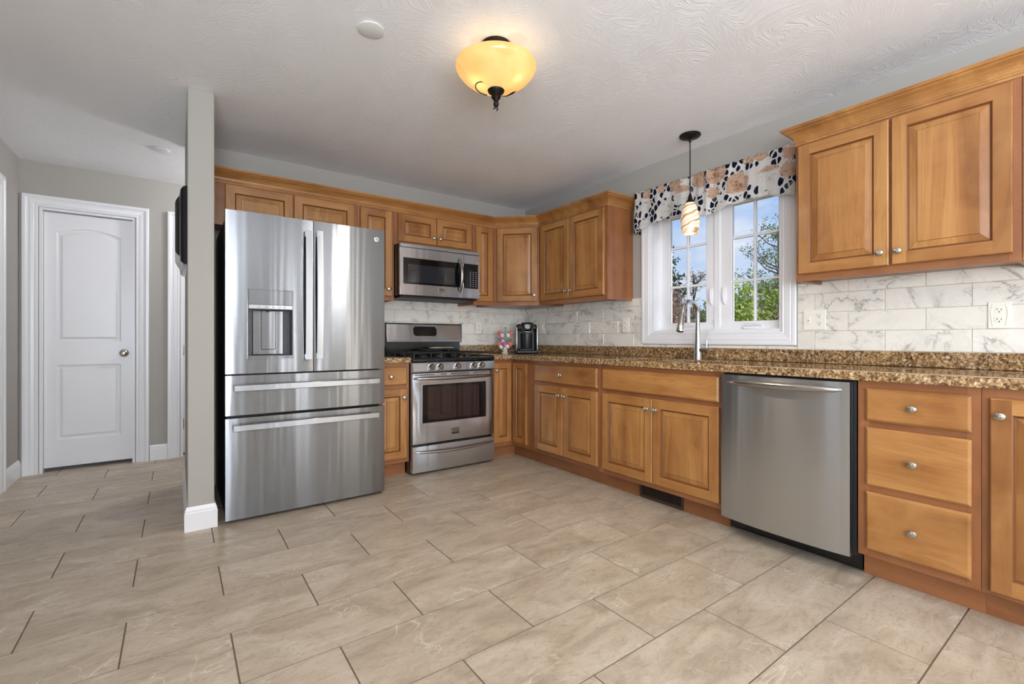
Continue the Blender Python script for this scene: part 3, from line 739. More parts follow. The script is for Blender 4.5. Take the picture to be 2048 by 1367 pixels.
# sink
t=thing('kitchen_sink','stainless double-bowl undermount sink below the window','sink',(0,0,.876))
ym=(SY0+SY1)/2
for (a,b) in ((ym+.012,SY1+.004),(SY0-.004,ym-.012)):
    bm=bmesh.new(); x0,x1=SX0-.004,SX1+.004; dz=-.19
    L=[rect(0,0,0,0,0)]
    def rr_(i,z,r=.04):
        pts=[]; 
        for (cx,cy,a0) in ((x1-i-r,b-i-r,0),(x0+i+r,b-i-r,90),(x0+i+r,a+i+r,180),(x1-i-r,a+i+r,270)):
            for k in range(6):
                an=math.radians(a0+k*18); pts.append((cx+r*math.cos(an),cy+r*math.sin(an),z))
        return pts
    loops(bm,[rr_(-.0,-.0015),rr_(.002,-.02),rr_(.006,dz+.03),rr_(.02,dz+.006),rr_(.05,dz)],[0]*4)
    bw=obj('bowl',bm,SATIN,t,smooth=True); so=bw.modifiers.new('s','SOLIDIFY'); so.thickness=.002
    bm=bmesh.new(); lathe(bm,[(0,.001),(.03,.001),(.042,.004),(.045,.001)],((x0+x1)/2,(a+b)/2,dz)); obj('drain',bm,CHROME,bw,smooth=True)
# faucet
t=thing('kitchen_faucet','brushed chrome gooseneck pull-down faucet behind the sink','faucet',(-.125,-2.130,.914))
bm=bmesh.new(); lathe(bm,[(0,0),(.028,0),(.028,.004),(.0265,.010),(.023,.08),(.0185,.16),(.0150,.24),(.0140,.27)],n=28); obj('body',bm,CHROME,t,smooth=True)
R=.088; pts=[(0,0,.262)]; rad=[.0140]
for i in range(15):
    a=PI*i/14*.93; pts.append((-R+R*math.cos(a),0,.300+R*1.12*math.sin(a))); rad.append(.0138)
bm=bmesh.new(); tube(bm,pts,rad,18); obj('spout',bm,CHROME,t,smooth=True)
e=Vector(pts[-1]); dn=(Vector(pts[-1])-Vector(pts[-2])).normalized(); dn=(dn+Vector((-.10,0,-.6))).normalized()
bm=bmesh.new(); tube(bm,[e-dn*.004,e+dn*.02,e+dn*.022,e+dn*.09,e+dn*.128,e+dn*.134],[.0142,.0148,.0158,.0215,.0255,.0240],20); sh=obj('spray_head',bm,CHROME,t,smooth=True)
bm=bmesh.new(); tube(bm,[e+dn*.1335,e+dn*.137],[.021,.019],20); obj('nozzle',bm,BLACKM,sh)
bm=bmesh.new(); tube(bm,[(0,-.010,.066),(0,-.030,.066),(0,-.074,.066)],[.013,.0150,.0150],18); tube(bm,[(0,-.066,.076),(0,-.067,.135)],[.0055,.0048],12); obj('lever_handle',bm,CHROME,t,smooth=True)

# ================================================================ REFRIGERATOR
FX0,FX1,FYF=-2.833,-1.906,-.905
t=thing('refrigerator','stainless french-door refrigerator with water dispenser and two drawers','refrigerator',(FX0,FYF,0))
Wf=FX1-FX0
obj('cabinet_body',BOX(.006,Wf-.006,.085,.86,.018,1.765,b=.004),GREYBODY,t)
bm=bmesh.new(); box(bm,.02,Wf-.02,.04,.09,.012,.05); obj('kick_grille',bm,BLACKM,t)
for x in (.05,Wf-.09):
    bm=bmesh.new(); lathe(bm,[(0,0),(.02,0),(.02,.02),(0,.02)],(x+.02,.10,0)); obj('foot',bm,DARKGREY,t)
for x in (.03,Wf-.11): obj('hinge_cover',BOX(x,x+.08,.03,.16,1.766,1.785,b=.004),DARKGREY,t)
DT=.075
hole=(.110,.352,.085,.492)   # dispenser opening in left door (local x, z from door bottom)
bw=.004
dl=obj('door',bowed(.468,.937,DT,bw,hole=hole,nx=20),STEELF,t,(.0,DT,.855),smooth=True)
drr=obj('door',bowed(.455,.937,DT,bw,nx=20),STEELF,t,(.472,DT,.855),smooth=True)
# dispenser parts (children of the left door; local to it)
yF=-DT-bw
bm=cells([hole[0]-.002,hole[0]+.006,hole[1]-.006,hole[1]+.002],[hole[2]-.002,hole[2]+.018,hole[3]-.118,hole[3]+.002],lambda i,j:not(i==1 and j==1),-.05,.006-yF,lambda u,v,t_:(u,-t_,v),bevel=.003)
obj('dispenser_bezel',bm,STEELF,dl)
obj('control_panel',BOX(hole[0]+.004,hole[1]-.004,yF-.0075,-.03,hole[3]-.090,hole[3]-.002,b=.002),STEELF,dl)
obj('control_strip',BOX(hole[0]+.004,hole[1]-.004,yF-.0085,-.03,hole[3]-.115,hole[3]-.0905,b=.002),STEEL,dl)
bm=bmesh.new(); x0,x1,z0_,z1_=hole[0]+.004,hole[1]-.004,hole[2]+.016,hole[3]-.117
box(bm,x0,x1,-.012,-.004,z0_,z1_); box(bm,x0,x0+.003,-.078,-.012,z0_,z1_); box(bm,x1-.003,x1,-.078,-.012,z0_,z1_); box(bm,x0,x1,-.078,-.012,z0_,z0_+.003)
obj('dispenser_recess',bm,DARKGREY,dl)
obj('recess_back',BOX(x0+.025,x1-.040,-.026,-.0125,z0_+.004,z1_-.002,b=.004),STEELF,dl)
obj('paddle',BOX(x0+.070,x0+.150,-.034,-.0265,z0_+.036,z1_-.004,b=.003),STEELF,dl)
bm=bmesh.new(); tube(bm,[(x0+.110,-.05,z1_+.01),(x0+.110,-.052,z1_-.012)],[.010,.007],12); obj('spout',bm,DARKGREY,dl)
for i in range(4): obj('touch_icon',BOX(x0+.045+i*.038,x0+.060+i*.038,yF-.0090,yF-.0084,hole[3]-.108,hole[3]-.098),STEEL2,dl)
# handles
def vbar(parent,x,z0,z1,w=.034):
    bm=bmesh.new(); N=18; L=[]
    for i in range(N+1):
        u=i/N; z=z0+(z1-z0)*u; y=-DT-.035-.014*math.sin(PI*u)
        L.append([(x-w/2,y+.009,z),(x-w/2,y,z),(x+w/2,y,z),(x+w/2,y+.009,z)])
    R=[[bm.verts.new(p) for p in l] for l in L]
    for A,B in zip(R,R[1:]):
        for i in range(4): bm.faces.new((A[i],A[(i+1)%4],B[(i+1)%4],B[i]))
    bm.faces.new(R[0]); bm.faces.new(R[-1])
    for z in (z0+.0,z1-.035):
        box(bm,x-w/2+.003,x+w/2-.003,-DT-.036,-DT-.001,z+.002,z+.033,b=.002)
    return obj('handle',bm,STEEL2,parent,smooth=True)
vbar(dl,.437,.074,.868); vbar(drr,.030,.078,.874)
def hbar(parent,x0,x1,z,h=.036):
    bm=bmesh.new(); box(bm,x0,x1,-DT-.048,-DT-.037,z-h/2,z+h/2,b=.0025)
    for x in (x0+.004,x1-.038): box(bm,x,x+.034,-DT-.038,-DT-.001,z-h/2+.004,z+h/2-.004,b=.002)
    return obj('handle',bm,STEEL2,parent,smooth=True)
d_=obj('drawer',bowed(Wf,.228,DT,bw,nx=24,nz=8),STEELF,t,(0,DT,.617),smooth=True); hbar(d_,.038,Wf-.045,.158)
d_=obj('drawer',bowed(Wf,.580,DT,bw,nx=24,nz=12),STEELF,t,(0,DT,.020),smooth=True); hbar(d_,.034,Wf-.050,.528)
bm=bmesh.new(); lathe(bm,[(0,0),(.017,0),(.017,-.002),(.0145,-.0022),(.0145,-.0012),(0,-.0012)],axis='Y',n=28); tube(bm,[(-.008,-.0022,.003),(-.004,-.0022,.007),(-.002,-.0022,-.002),(-.007,-.0022,-.004),(.002,-.0022,-.001),(.006,-.0022,.007),(.003,-.0022,.004),(.005,-.0022,-.006),(.009,-.0022,-.001)],.0008,6)
obj('round_emblem',bm,SATIN,drr,(.400,-DT-.0035,.872),smooth=True)

# ================================================================ GAS RANGE
t=thing('gas_range','freestanding stainless gas range with black cooktop','range',(-1.5985,0,0))
Wr=.7595
obj('cabinet_body',BOX(.004,Wr-.004,-.615,-.03,.012,.888),BLACKE,t)
for x in (.04,Wr-.04):
    for y in (-.56,-.08):
        bm=bmesh.new(); lathe(bm,[(0,0),(.018,0),(.018,.0115),(0,.0115)],(x,y,0),n=14); obj('foot',bm,BLACKM,t)
# storage drawer
dz=obj('drawer',bowed(.748,.200,.045,.006,nx=20,nz=6,bowz=.004),STEEL,t,(.006,-.617,.022),smooth=True)
def arcbar(parent,x0,x1,z,y0,out,r,name='handle',flat=.8,sag=0,mat=None):
    bm=bmesh.new(); pts=[];rr=[]
    for i in range(29):
        u=i/28; pts.append((x0+(x1-x0)*u,y0-out*min(1,math.sin(PI*u)**.45),z-sag*math.sin(PI*u))); rr.append(r*(.35+.65*min(1,math.sin(PI*u)**.4)))
    tube(bm,pts,rr,14,flat=flat); return obj(name,bm,mat or SATIN,parent,smooth=True)
arcbar(dz,.010,.732,.160,-.046,.032,.016,sag=.012)
# oven door with window
z0d=.242; hd=.545
bm=cells([0,.080,.663,.748],[0,.158,.456,hd],lambda i,j:not(i==1 and j==1),0,.045,lambda u,v,t_:(u,-t_,v),bevel=.004)
od=obj('oven_door',bm,STEEL,t,(.006,-.617,z0d),smooth=True)
obj('window_surround',BOX(.080,.663,-.038,-.004,.158,.456),BLACKG,od)
obj('window_glass',BOX(.128,.600,-.0395,-.0382,.178,.436),OVENG,od)
bm=cells([.076,.0805,.6625,.667],[.154,.1585,.4555,.460],lambda i,j:not(i==1 and j==1),.040,.0465,lambda u,v,t_:(u,-t_,v)); obj('window_trim',bm,SATIN,od)
arcbar(od,.010,.738,.506,-.046,.038,.020,sag=.0)
bm=bmesh.new()
for a_,b_ in ((.02,.18),(.24,.29),(.33,.50),(.54,.68),(.70,.735)): box(bm,a_,b_,-.0465,-.044,.531,.5365)
obj('vent_slots',bm,BLACKM,od)
obj('badge',BOX(.333,.408,-.0475,-.0445,.045,.098,b=.002),SATIN,od)
def text3(parent,s,loc,size,mat,rot=(PI/2,0,0),ext=.0004,name='lettering'):
    c=bpy.data.curves.new(name,'FONT'); c.body=s; c.size=size; c.extrude=ext; c.align_x='CENTER'; c.align_y='CENTER'
    tmp=bpy.data.objects.new(name,c); COL.objects.link(tmp); me=bpy.data.meshes.new_from_object(tmp); bpy.data.objects.remove(tmp)
    o=bpy.data.objects.new(name,me); COL.objects.link(o); o.parent=parent; o.location=loc; o.rotation_euler=rot; me.materials.clear(); me.materials.append(mat); return o
text3(od,'FRIGIDAIRE',(.3705,-.0480,.080),.0115,DARKGREY); obj('badge_band',BOX(.337,.404,-.0482,-.0470,.048,.062),DARKGREY,od)
# knob panel (slopes back at the top)
bm=bmesh.new(); pr=[(-.617,.792),(-.668,.797),(-.673,.806),(-.662,.868),(-.655,.874),(-.617,.874)]
A=[bm.verts.new((.006,y,z)) for y,z in pr]; B=[bm.verts.new((.754,y,z)) for y,z in pr]
bm.faces.new(A); bm.faces.new(B)
for i in range(len(pr)): bm.faces.new((A[i],A[(i+1)%6],B[(i+1)%6],B[i]))
pan=obj('control_panel',bm,STEEL,t)
for x in (.158,.236,.390,.543,.618):
    bm=bmesh.new(); lathe(bm,[(0,.004),(.029,.004),(.029,-.003),(.024,-.006),(.0225,-.026),(.020,-.030),(0,-.030)],axis='Y',n=26); box(bm,-.0055,.0055,-.040,-.028,-.021,.021,b=.003)
    k=obj('knob',bm,SATIN,pan,(x,-.669,.838),(math.radians(10),0,0),smooth=True)
    obj('grip',BOX(-.0015,.0015,-.0408,-.0395,-.019,.019),DARKGREY,k)
# cooktop
bm=bmesh.new(); box(bm,.002,Wr-.002,-.668,-.06,.876,.902,b=.010,seg=3); ck=obj('cooktop',bm,BLACKE,t,smooth=True)
BUR=[(.17,-.50),(.17,-.22),(.38,-.36),(.59,-.50),(.59,-.22)]
for (x,y) in BUR:
    bm=bmesh.new(); lathe(bm,[(0,.902),(.048,.902),(.044,.912),(.034,.914),(.034,.920),(.030,.924),(0,.924)],(x,y,0),n=24); obj('burner',bm,CAST,ck,smooth=True)
for gx0,gx1 in ((.03,.262),(.267,.493),(.498,.730)):
    bm=bmesh.new(); y0g,y1g=-.635,-.085; r=.0055
    def bar(a,b): tube(bm,[a,b],r,6)
    zt=.942
    for x in (gx0,gx1): bar((x,y0g,zt),(x,y1g,zt))
    for y in (y0g,y1g,(y0g+y1g)/2): bar((gx0,y,zt),(gx1,y,zt))
    xm=(gx0+gx1)/2
    for y in (-.50,-.22):
        for dx,dy in ((1,0),(-1,0),(0,1),(0,-1)):
            a=(xm+dx*.03,y+dy*.03,zt); b=(xm+dx*(gx1-gx0)/2,y,zt) if dx else (xm,y+dy*.135,zt); bar(a,b)
    for x in (gx0,gx1):
        for y in (y0g,-.45,-.25,y1g): tube(bm,[(x,y,zt),(x,y,.903)],[.0055,.007],6)
    obj('grate',bm,CAST,ck)
# back guard
bm=bmesh.new(); pr=[(-.03,.90),(-.070,.90),(-.072,1.03),(-.030,1.03)]
box(bm,.012,Wr-.012,-.075,-.03,.902,1.035,b=.002); bg=obj('back_guard',bm,BLACKE,t)
bm=bmesh.new(); pr=[(-.028,1.030),(-.104,1.030),(-.106,1.048),(-.080,1.185),(-.070,1.196),(-.028,1.196)]
A=[bm.verts.new((.012,y,z)) for y,z in pr]; B=[bm.verts.new((Wr-.012,y,z)) for y,z in pr]; bm.faces.new(A); bm.faces.new(B)
for i in range(len(pr)): bm.faces.new((A[i],A[(i+1)%6],B[(i+1)%6],B[i]))
bp_=obj('display_panel',bm,STEEL,bg)
for x in (0.003,Wr-.012): obj('end_cap',BOX(x,x+.009,-.100,-.028,1.025,1.198,b=.004),BLACKE,bg)
def onpanel(z): 
    return -.106+.026*(z-1.048)/.137
bm=bmesh.new(); zA,zB=1.082,1.168
vsb=[(.262,onpanel(zA)-.0025,zA),(.492,onpanel(zA)-.0025,zA),(.492,onpanel(zB)-.0025,zB),(.262,onpanel(zB)-.0025,zB)]
A=[bm.verts.new(v) for v in vsb]; B=[bm.verts.new((v[0],v[1]+.004,v[2])) for v in vsb]; bm.faces.new(A); bm.faces.new(B)
for i in range(4): bm.faces.new((A[i],A[(i+1)%4],B[(i+1)%4],B[i]))
bmesh.ops.bevel(bm,geom=[e for e in bm.edges if abs(e.verts[0].co.y-e.verts[1].co.y)>.003 and abs(e.verts[0].co.z-e.verts[1].co.z)<.001],offset=.012,segments=4,affect='EDGES')
obj('clock_display',bm,BLACKG,bp_)
# spoon rest on the back grates
t=thing('griddle_pan','dark griddle with pale board lying on the rear burner grates','pan',(-1.16,-.20,.948),math.radians(4))
obj('plate',BOX(-.15,.19,-.07,.07,0,.018,b=.004),CAST,t)
bm=bmesh.new(); tube(bm,[(.02,-.07,.012),(.02,-.10,.016),(.02,-.17,.014)],[.010,.013,.015],10); obj('handle',bm,BLACKM,t,smooth=True)
t=thing('spoon_rest','pale wooden spoon rest lying on the griddle','spoon rest',(-1.13,-.18,.9690))
bm=bmesh.new(); tube(bm,[(-.09,0,.006),(-.03,0,.006),(.06,.0,.006),(.14,0,.006)],[.016,.030,.020,.018],14,flat=.25); obj('blade',bm,NT('pale_wood','#D9C8A2',.6).m,t,smooth=True)

# ================================================================ MICROWAVE
t=thing('microwave_oven','stainless over-the-range microwave with black glass door','microwave',(-1.5975,0,0))
Wm=.757; yb=-.395
obj('cabinet_body',BOX(.001,Wm-.001,yb,-.015,1.412,1.834),BLACKE,t)
obj('bottom_panel',BOX(.02,Wm-.02,yb+.01,-.03,1.396,1.4115,b=.002),BLACKM,t)
bm=BOX(.001,Wm-.001,yb-.030,yb-.0005,1.802,1.834,b=.004); obj('top_vent',bm,STEEL,t)
bm=cells([.001,.030,.585,.588],[1.415,1.505,1.718,1.799],lambda i,j:not(i==1 and j==1),.0,.028,lambda u,v,t_:(u,yb-t_,v),bevel=.002)
md=obj('door',bm,STEEL,t)
obj('black_glass',BOX(.030,.585,yb-.024,yb-.001,1.505,1.718),BLACKG,md)
obj('window',BOX(.070,.500,yb-.0255,yb-.0242,1.522,1.668),MWG,md)
arc=bmesh.new(); pts=[];rr=[]
for i in range(25):
    u=i/24; pts.append((.548,yb-.028-.050*math.sin(PI*u)**.7,1.462+.30*u)); rr.append(.006+.010*math.sin(PI*u)**.6)
tube(arc,pts,rr,14,flat=.7); obj('handle',arc,SATIN,md,smooth=True)
obj('badge',BOX(.347,.405,yb-.0305,yb-.0275,1.455,1.485,b=.001),SATIN,md); text3(md,'FRIGIDAIRE',(.376,yb-.031,1.476),.009,DARKGREY)
bm=bmesh.new(); box(bm,.590,Wm-.001,yb-.028,yb-.0005,1.415,1.504,b=.002); box(bm,.590,Wm-.001,yb-.028,yb-.0005,1.719,1.799,b=.002); box(bm,Wm-.018,Wm-.001,yb-.028,yb-.0005,1.5045,1.7185)
cp=obj('control_panel',bm,STEEL,t)
kp=obj('keypad',BOX(.590,Wm-.0185,yb-.0265,yb-.001,1.505,1.718),BLACKG,cp)
bm=bmesh.new()
for r in range(8):
    for c_ in range(3): box(bm,.655+c_*.028,.667+c_*.028,yb-.0270,yb-.0263,1.520+r*.018,1.526+r*.018)
obj('key_legends',bm,NT('key_print','#8d8f93',.5).m,cp)

# ================================================================ COFFEE MAKER
t=thing('coffee_maker','black single-cup coffee maker with silver sides in the corner','coffee maker',(-.215,-.300,.914),-math.radians(34))
obj('base',BOX(-.105,.105,-.120,.120,0,.030,b=.008,seg=2),BLACKM,t)
obj('drip_tray',BOX(-.070,.070,-.135,-.02,.030,.042,b=.004),DARKGREY,t)
obj('tower',BOX(-.090,.090,.015,.125,.030,.270,b=.010,seg=2),BLACKM,t)
bm=bmesh.new()
for s in (-1,1):
    a,b=(s*.090,s*.112); box(bm,a,b,-.095,.115,.004,.262,b=.010,seg=3)
obj('side_panel',bm,SATIN,t,smooth=True)
bm=bmesh.new(); lathe(bm,[(0,.040),(.052,.040),(.056,.048),(.058,.195),(0,.195)],(0,-.03,0),n=28); obj('water_window',bm,DARKGREY,t,smooth=True)
bm=bmesh.new(); box(bm,-.100,.100,-.075,.122,.225,.285,b=.018,seg=3); hd_=obj('head',bm,BLACKM,t,smooth=True)
bm=bmesh.new(); box(bm,-.050,.050,-.125,.05,.215,.303,b=.016,seg=3); obj('brew_head',bm,BLACKG,hd_,smooth=True)
bm=bmesh.new(); tube(bm,[(-.052,-.100,.300),(-.052,-.130,.262),(-.045,-.146,.226),(-.025,-.155,.212),(0,-.158,.208),(.025,-.155,.212),(.045,-.146,.226),(.052,-.130,.262),(.052,-.100,.300)],.0055,10); obj('lift_handle',bm,SATIN,hd_,smooth=True)
bm=bmesh.new(); lathe(bm,[(0,0),(.022,0),(.022,-.003),(0,-.003)],(0,-.1255,.262),axis='Y',n=24); obj('round_badge',bm,NT('blue_black_badge','#23284a',.2).m,hd_)

# ================================================================ FLOWER ORNAMENT
t=thing('flower_figurine','jewelled bouquet figurine of pink and white roses on a small stand','figurine',(-.435,-.240,.914),math.radians(-35))
PK=[NT('rose_coral','#D9706F',.3).m,NT('rose_mauve','#B5668E',.3).m,NT('enamel_white','#E4EDEA',.3).m]
GR=NT('enamel_leaf','#4F7A55',.35).m
bm=bmesh.new(); lathe(bm,[(0,0),(.030,0),(.034,.006),(.028,.012),(.018,.016),(.026,.022),(.032,.030),(.024,.038),(.014,.044),(.022,.060),(.038,.078),(.040,.082),(0,.080)],n=28); obj('stand',bm,NT('cream_enamel','#E8E2D2',.25).m,t,smooth=True)
RS=[(-.052,.000,.195,.026,0),(.058,.000,.195,.022,0),(-.028,-.012,.175,.018,2),(.030,-.010,.176,.020,2),(-.040,-.010,.140,.024,1),(-.020,-.015,.115,.018,2),(-.008,-.025,.088,.028,1),(.052,-.015,.090,.026,0),(-.056,-.010,.084,.022,0),(.024,-.028,.066,.020,2),(-.038,-.022,.062,.020,2)]
for (x,y,z,r,c_) in RS:
    bm=bmesh.new()
    for ring,(rr_k,n_) in enumerate(((1.0,6),(.65,5),(.35,3))):
        for k in range(n_):
            a=2*PI*k/n_+ring*.5; cx,cz=math.cos(a)*r*rr_k*.6,math.sin(a)*r*rr_k*.6
            vv=bmesh.ops.create_uvsphere(bm,u_segments=8,v_segments=6,radius=r*.48*(1-.15*ring))['verts']
            bmesh.ops.scale(bm,vec=(1,.45,1),verts=vv); bmesh.ops.rotate(bm,cent=(0,0,0),matrix=Matrix.Rotation(.5*math.cos(a),3,'Z'),verts=vv); bmesh.ops.translate(bm,vec=(cx,-ring*r*.22,cz),verts=vv)
    bmesh.ops.translate(bm,vec=(x,y,z),verts=bm.verts); obj('rose',bm,PK[c_],t,smooth=True)
bm=bmesh.new()
for (x,y,z,r,c_) in RS[:7]: tube(bm,[(0,0,.075),(x*.5,y*.5,(z+.075)/2),(x,y+.008,z)],.0022,6)
tube(bm,[(0,0,.075),(.004,0,.16),(.0,0,.225),(.010,0,.245)],.0022,6)
obj('stems',bm,GR,t)
bm=bmesh.new()
for k in range(16):
    a=random.uniform(-1.3,1.3); z=random.uniform(.06,.225); x=random.choice((-1,1))*random.uniform(.01,.062)*(1 if z<.21 else .4); L_=random.uniform(.016,.030)
    d0=Vector((math.sin(a),0,math.cos(a)*.8)).normalized(); p=Vector((x,random.uniform(-.01,.01),z)); sd=Vector((d0.z,0,-d0.x))*L_*.28
    for off in (0,):
        q=[p,p+d0*L_*.5+sd,p+d0*L_,p+d0*L_*.5-sd]
        A=[bm.verts.new(v+Vector((0,-.0012,0))) for v in q]; B=[bm.verts.new(v+Vector((0,.0012,0))) for v in q]; bm.faces.new(A); bm.faces.new(B)
        for i in range(4): bm.faces.new((A[i],A[(i+1)%4],B[(i+1)%4],B[i]))
obj('leaves',bm,GR,t)
bm=bmesh.new(); vv=bmesh.ops.create_uvsphere(bm,u_segments=10,v_segments=6,radius=.006)['verts']; bmesh.ops.translate(bm,vec=(.006,0,.250),verts=vv)
for x,z in ((.07,.12),(.078,.185),(.062,.135)): tube(bm,[(.02,0,z-.01),(x,0,z)],[.002,.004],6)
obj('bud',bm,NT('dark_bead','#2b241c',.3).m,t)

# ================================================================ OUTLETS AND SWITCHES
def outlet(loc,rz,label,w=.070,h=.116,kind='duplex',cx=0):
    t=thing('wall_outlet' if kind!='rocker' else 'light_switch',label,'outlet' if kind!='rocker' else 'switch',loc,rz)
    obj('cover_plate',BOX(-w/2,w/2,-.006,0,-h/2,h/2,b=.0025,seg=2),PLATE,t)
    def duplex(x):
        for z in (-.022,.022):
            bm=bmesh.new(); lathe(bm,[(0,-.0085),(.0155,-.0085),(.0165,-.006),(.0165,-.0055)],(x,0,z),axis='Y',n=20,sy=.85); r_=obj('receptacle',bm,PLATE,t)
            bm=bmesh.new(); box(bm,x-.0075,x-.0055,-.0090,-.0084,z-.001,z+.008); box(bm,x+.0055,x+.0075,-.0090,-.0084,z-.001,z+.007); lathe(bm,[(0,-.0090),(.0027,-.0090),(.0027,-.0084)],(x,0,z-.008),axis='Y',n=10); obj('slots',bm,SLOT,r_)
    if kind=='duplex': duplex(0)
    elif kind=='combo':
        duplex(.028); bm=BOX(-.042,-.018,-.010,-.0055,-.020,.020,b=.002); r_=obj('rocker',bm,PLATE,t); obj('test_marks',BOX(-.034,-.026,-.0106,-.0099,-.006,-.002),SLOT,r_)
    elif kind=='rocker':
        obj('rocker',BOX(-.016,.016,-.010,-.0055,-.032,.032,b=.002),PLATE,t)
    return t
outlet((-.0105,-2.814,1.168),RW,'double white plate with switch and outlet beside the window',w=.118,h=.116,kind='combo')
o=outlet((-.0105,-3.571,1.165),RW,'white outlet in fancy raised plate near the right edge',w=.074,h=.122)
bm=bmesh.new()
for s in (-1,1): tube(bm,[(s*.020,-.0065,.05),(s*.027,-.0068,.02),(s*.026,-.0068,-.01),(s*.020,-.0065,-.05)],.0018,6)
obj('raised_scroll',bm,PLATE,o,smooth=True)
outlet((-.0105,-1.398,1.170),RW,'white outlet just left of the window casing')
outlet((-.0105,-.301,1.170),RW,'white switch plate hidden behind the coffee maker',kind='rocker')
outlet((-.600,-.0105,1.167),0,'white outlet on the back wall beside the range')

# ================================================================ CEILING LIGHT
t=thing('ceiling_light','amber glass bowl ceiling light with bronze finial','ceiling light',(-1.833,-2.164,ZC))
bm=bmesh.new(); lathe(bm,[(0,0),(.072,0),(.074,-.008),(.062,-.022),(.03,-.030),(.012,-.034),(.010,-.21),(0,-.21)],n=36); obj('canopy',bm,BRONZE,t,smooth=True)
bm=bmesh.new(); PB=[(.014,-.217),(.05,-.209),(.090,-.194),(.130,-.173),(.162,-.148),(.182,-.124),(.190,-.106),(.188,-.096)]
lathe(bm,PB+[(.185,-.096),(.186,-.106),(.178,-.122),(.158,-.145),(.127,-.169),(.088,-.190),(.049,-.205),(.014,-.213)],n=64); obj('glass_bowl',bm,AMBER,t,smooth=True)
bm=bmesh.new(); lathe(bm,[(.0,-.206),(.034,-.206),(.040,-.213),(.036,-.222),(.027,-.228),(.019,-.238),(.023,-.244),(.014,-.256),(.009,-.264),(.013,-.271),(.013,-.281),(.006,-.290),(0,-.293)],n=28)
tube(bm,[(.002,0,-.284),(.010,0,-.297),(.004,0,-.305)],.003,8); tube(bm,[(-.002,0,-.284),(-.008,0,-.299),(-.014,0,-.301)],.003,8); obj('finial',bm,BRONZE,t,smooth=True)
bm=bmesh.new(); pts=[]
for i in range(26):
    a=-.4+i/25*5.2; pts.append((-.045+.048*math.cos(a),-.04+.02*math.cos(a),-.212+.030*math.sin(a)-.012))
ct=math.cos(-.62); st_=math.sin(-.62)
pts=[(x*ct-y*st_,x*st_+y*ct,z) for x,y,z in pts]
tube(bm,pts,.0026,8)
lp=[(.02,0,-.238),(.050,-.004,-.240),(.080,-.010,-.228),(.095,-.012,-.220)]; lp=[(x*ct-y*st_,x*st_+y*ct,z) for x,y,z in lp]
tube(bm,lp,[.002,.004,.008,.001],8,flat=.35); obj('scroll',bm,BRONZE,t,smooth=True)
for i,(x,y) in enumerate(((-.070,-.030),(.095,-.045),(.0,.100))):
    xx,yy=x*ct-y*st_,x*st_+y*ct
    bm=bmesh.new(); lathe(bm,[(.0,.03),(.012,.03),(.013,.01),(.0,.008)],(xx,yy,-.132),n=14); obj('socket',bm,BRONZE,t)
    l=lamp('bulb_light','POINT',(-1.833+xx,-2.164+yy,ZC-.165),.17,(1,.93,.80),shadow_soft_size=0.0)
lamp('ceiling_light_helper_spot','SPOT',(-1.833,-2.164,ZC-.33),42,(1,.90,.74),(0,0,0),spot_size=math.radians(178),spot_blend=1.0,shadow_soft_size=0.0)  # unseen spot added below the finial to carry the bowl's light downwards

# ================================================================ PENDANT
t=thing('pendant_light','swirled cream glass pendant light hanging over the sink','pendant light',(-.228,-2.138,ZC))
bm=bmesh.new(); lathe(bm,[(0,0),(.068,0),(.070,-.006),(.064,-.014),(.030,-.022),(.010,-.028),(.009,-.045),(.0045,-.052),(.0036,-.054),(.0036,-.405),(0,-.405)],n=36); obj('canopy',bm,BRONZE,t,smooth=True)
bm=bmesh.new(); lathe(bm,[(.004,-.395),(.010,-.410),(.016,-.435),(.030,-.458),(.033,-.462),(0,-.460)],n=28); obj('cap',bm,BRONZE,t,smooth=True)
bm=bmesh.new(); PS=[(.026,-.455),(.036,-.470),(.048,-.505),(.058,-.550),(.061,-.590),(.058,-.630),(.050,-.665),(.046,-.672)]
lathe(bm,PS+[(.043,-.670),(.054,-.628),(.057,-.590),(.054,-.552),(.044,-.507),(.032,-.473),(.024,-.458)],n=40); obj('glass_shade',bm,SWIRL,t,smooth=True)
lamp('pendant_bulb','POINT',(-.228,-2.138,ZC-.56),.35,(1,.85,.62),shadow_soft_size=.02)

# ceiling cover plates
for loc,r,lab in (((-2.352,-1.937,ZC),.056,'round white cover plate on the kitchen ceiling left of the light'),((-3.147,.275,ZC),.052,'round white cover plate on the hall ceiling')):
    t=thing('ceiling_cover_plate',lab,'cover plate',loc); bm=bmesh.new(); lathe(bm,[(0,-.010),(r*.8,-.010),(r,-.007),(r,-.003),(r*.9,-.002),(r*.9,0),(0,0)],n=36); obj('disc',bm,NT('white_disc','#E2E2E2',.5).m,t,smooth=True)
# hall lamp, out of sight round the corner, and two added fill globes behind the camera
def globe(label,loc,e,col,drop=.34):
    t=thing('globe_light',label,'ceiling light',(loc[0],loc[1],ZC)); bm=bmesh.new(); lathe(bm,[(0,0),(.06,0),(.06,-.02),(.006,-.026),(.006,-drop+.10),(0,-drop+.10)],n=24); obj('stem',bm,BRONZE,t,smooth=True)
    bm=bmesh.new(); lathe(bm,[(.02,-drop+.11)]+[(.11*math.sin(a),-drop+.11*math.cos(a)) for a in [PI*k/16 for k in range(1,16)]]+[(0,-drop-.11)],n=32); m=NT('lit_opal_glass','#ffffff',.3); m.b.inputs['Emission Color'].default_value=col+(1,); m.b.inputs['Emission Strength'].default_value=e/(PI*4*PI*.0121); obj('opal_globe',bm,m.m,t,smooth=True)
globe('opal globe light on the hall ceiling behind the kitchen wall',(-2.15,.62,ZC),38,(.98,.98,1),.2)
globe('added opal globe fill light behind the camera, nearest the window wall',(-1.1,-5.2,ZC),28,(.93,.97,1))
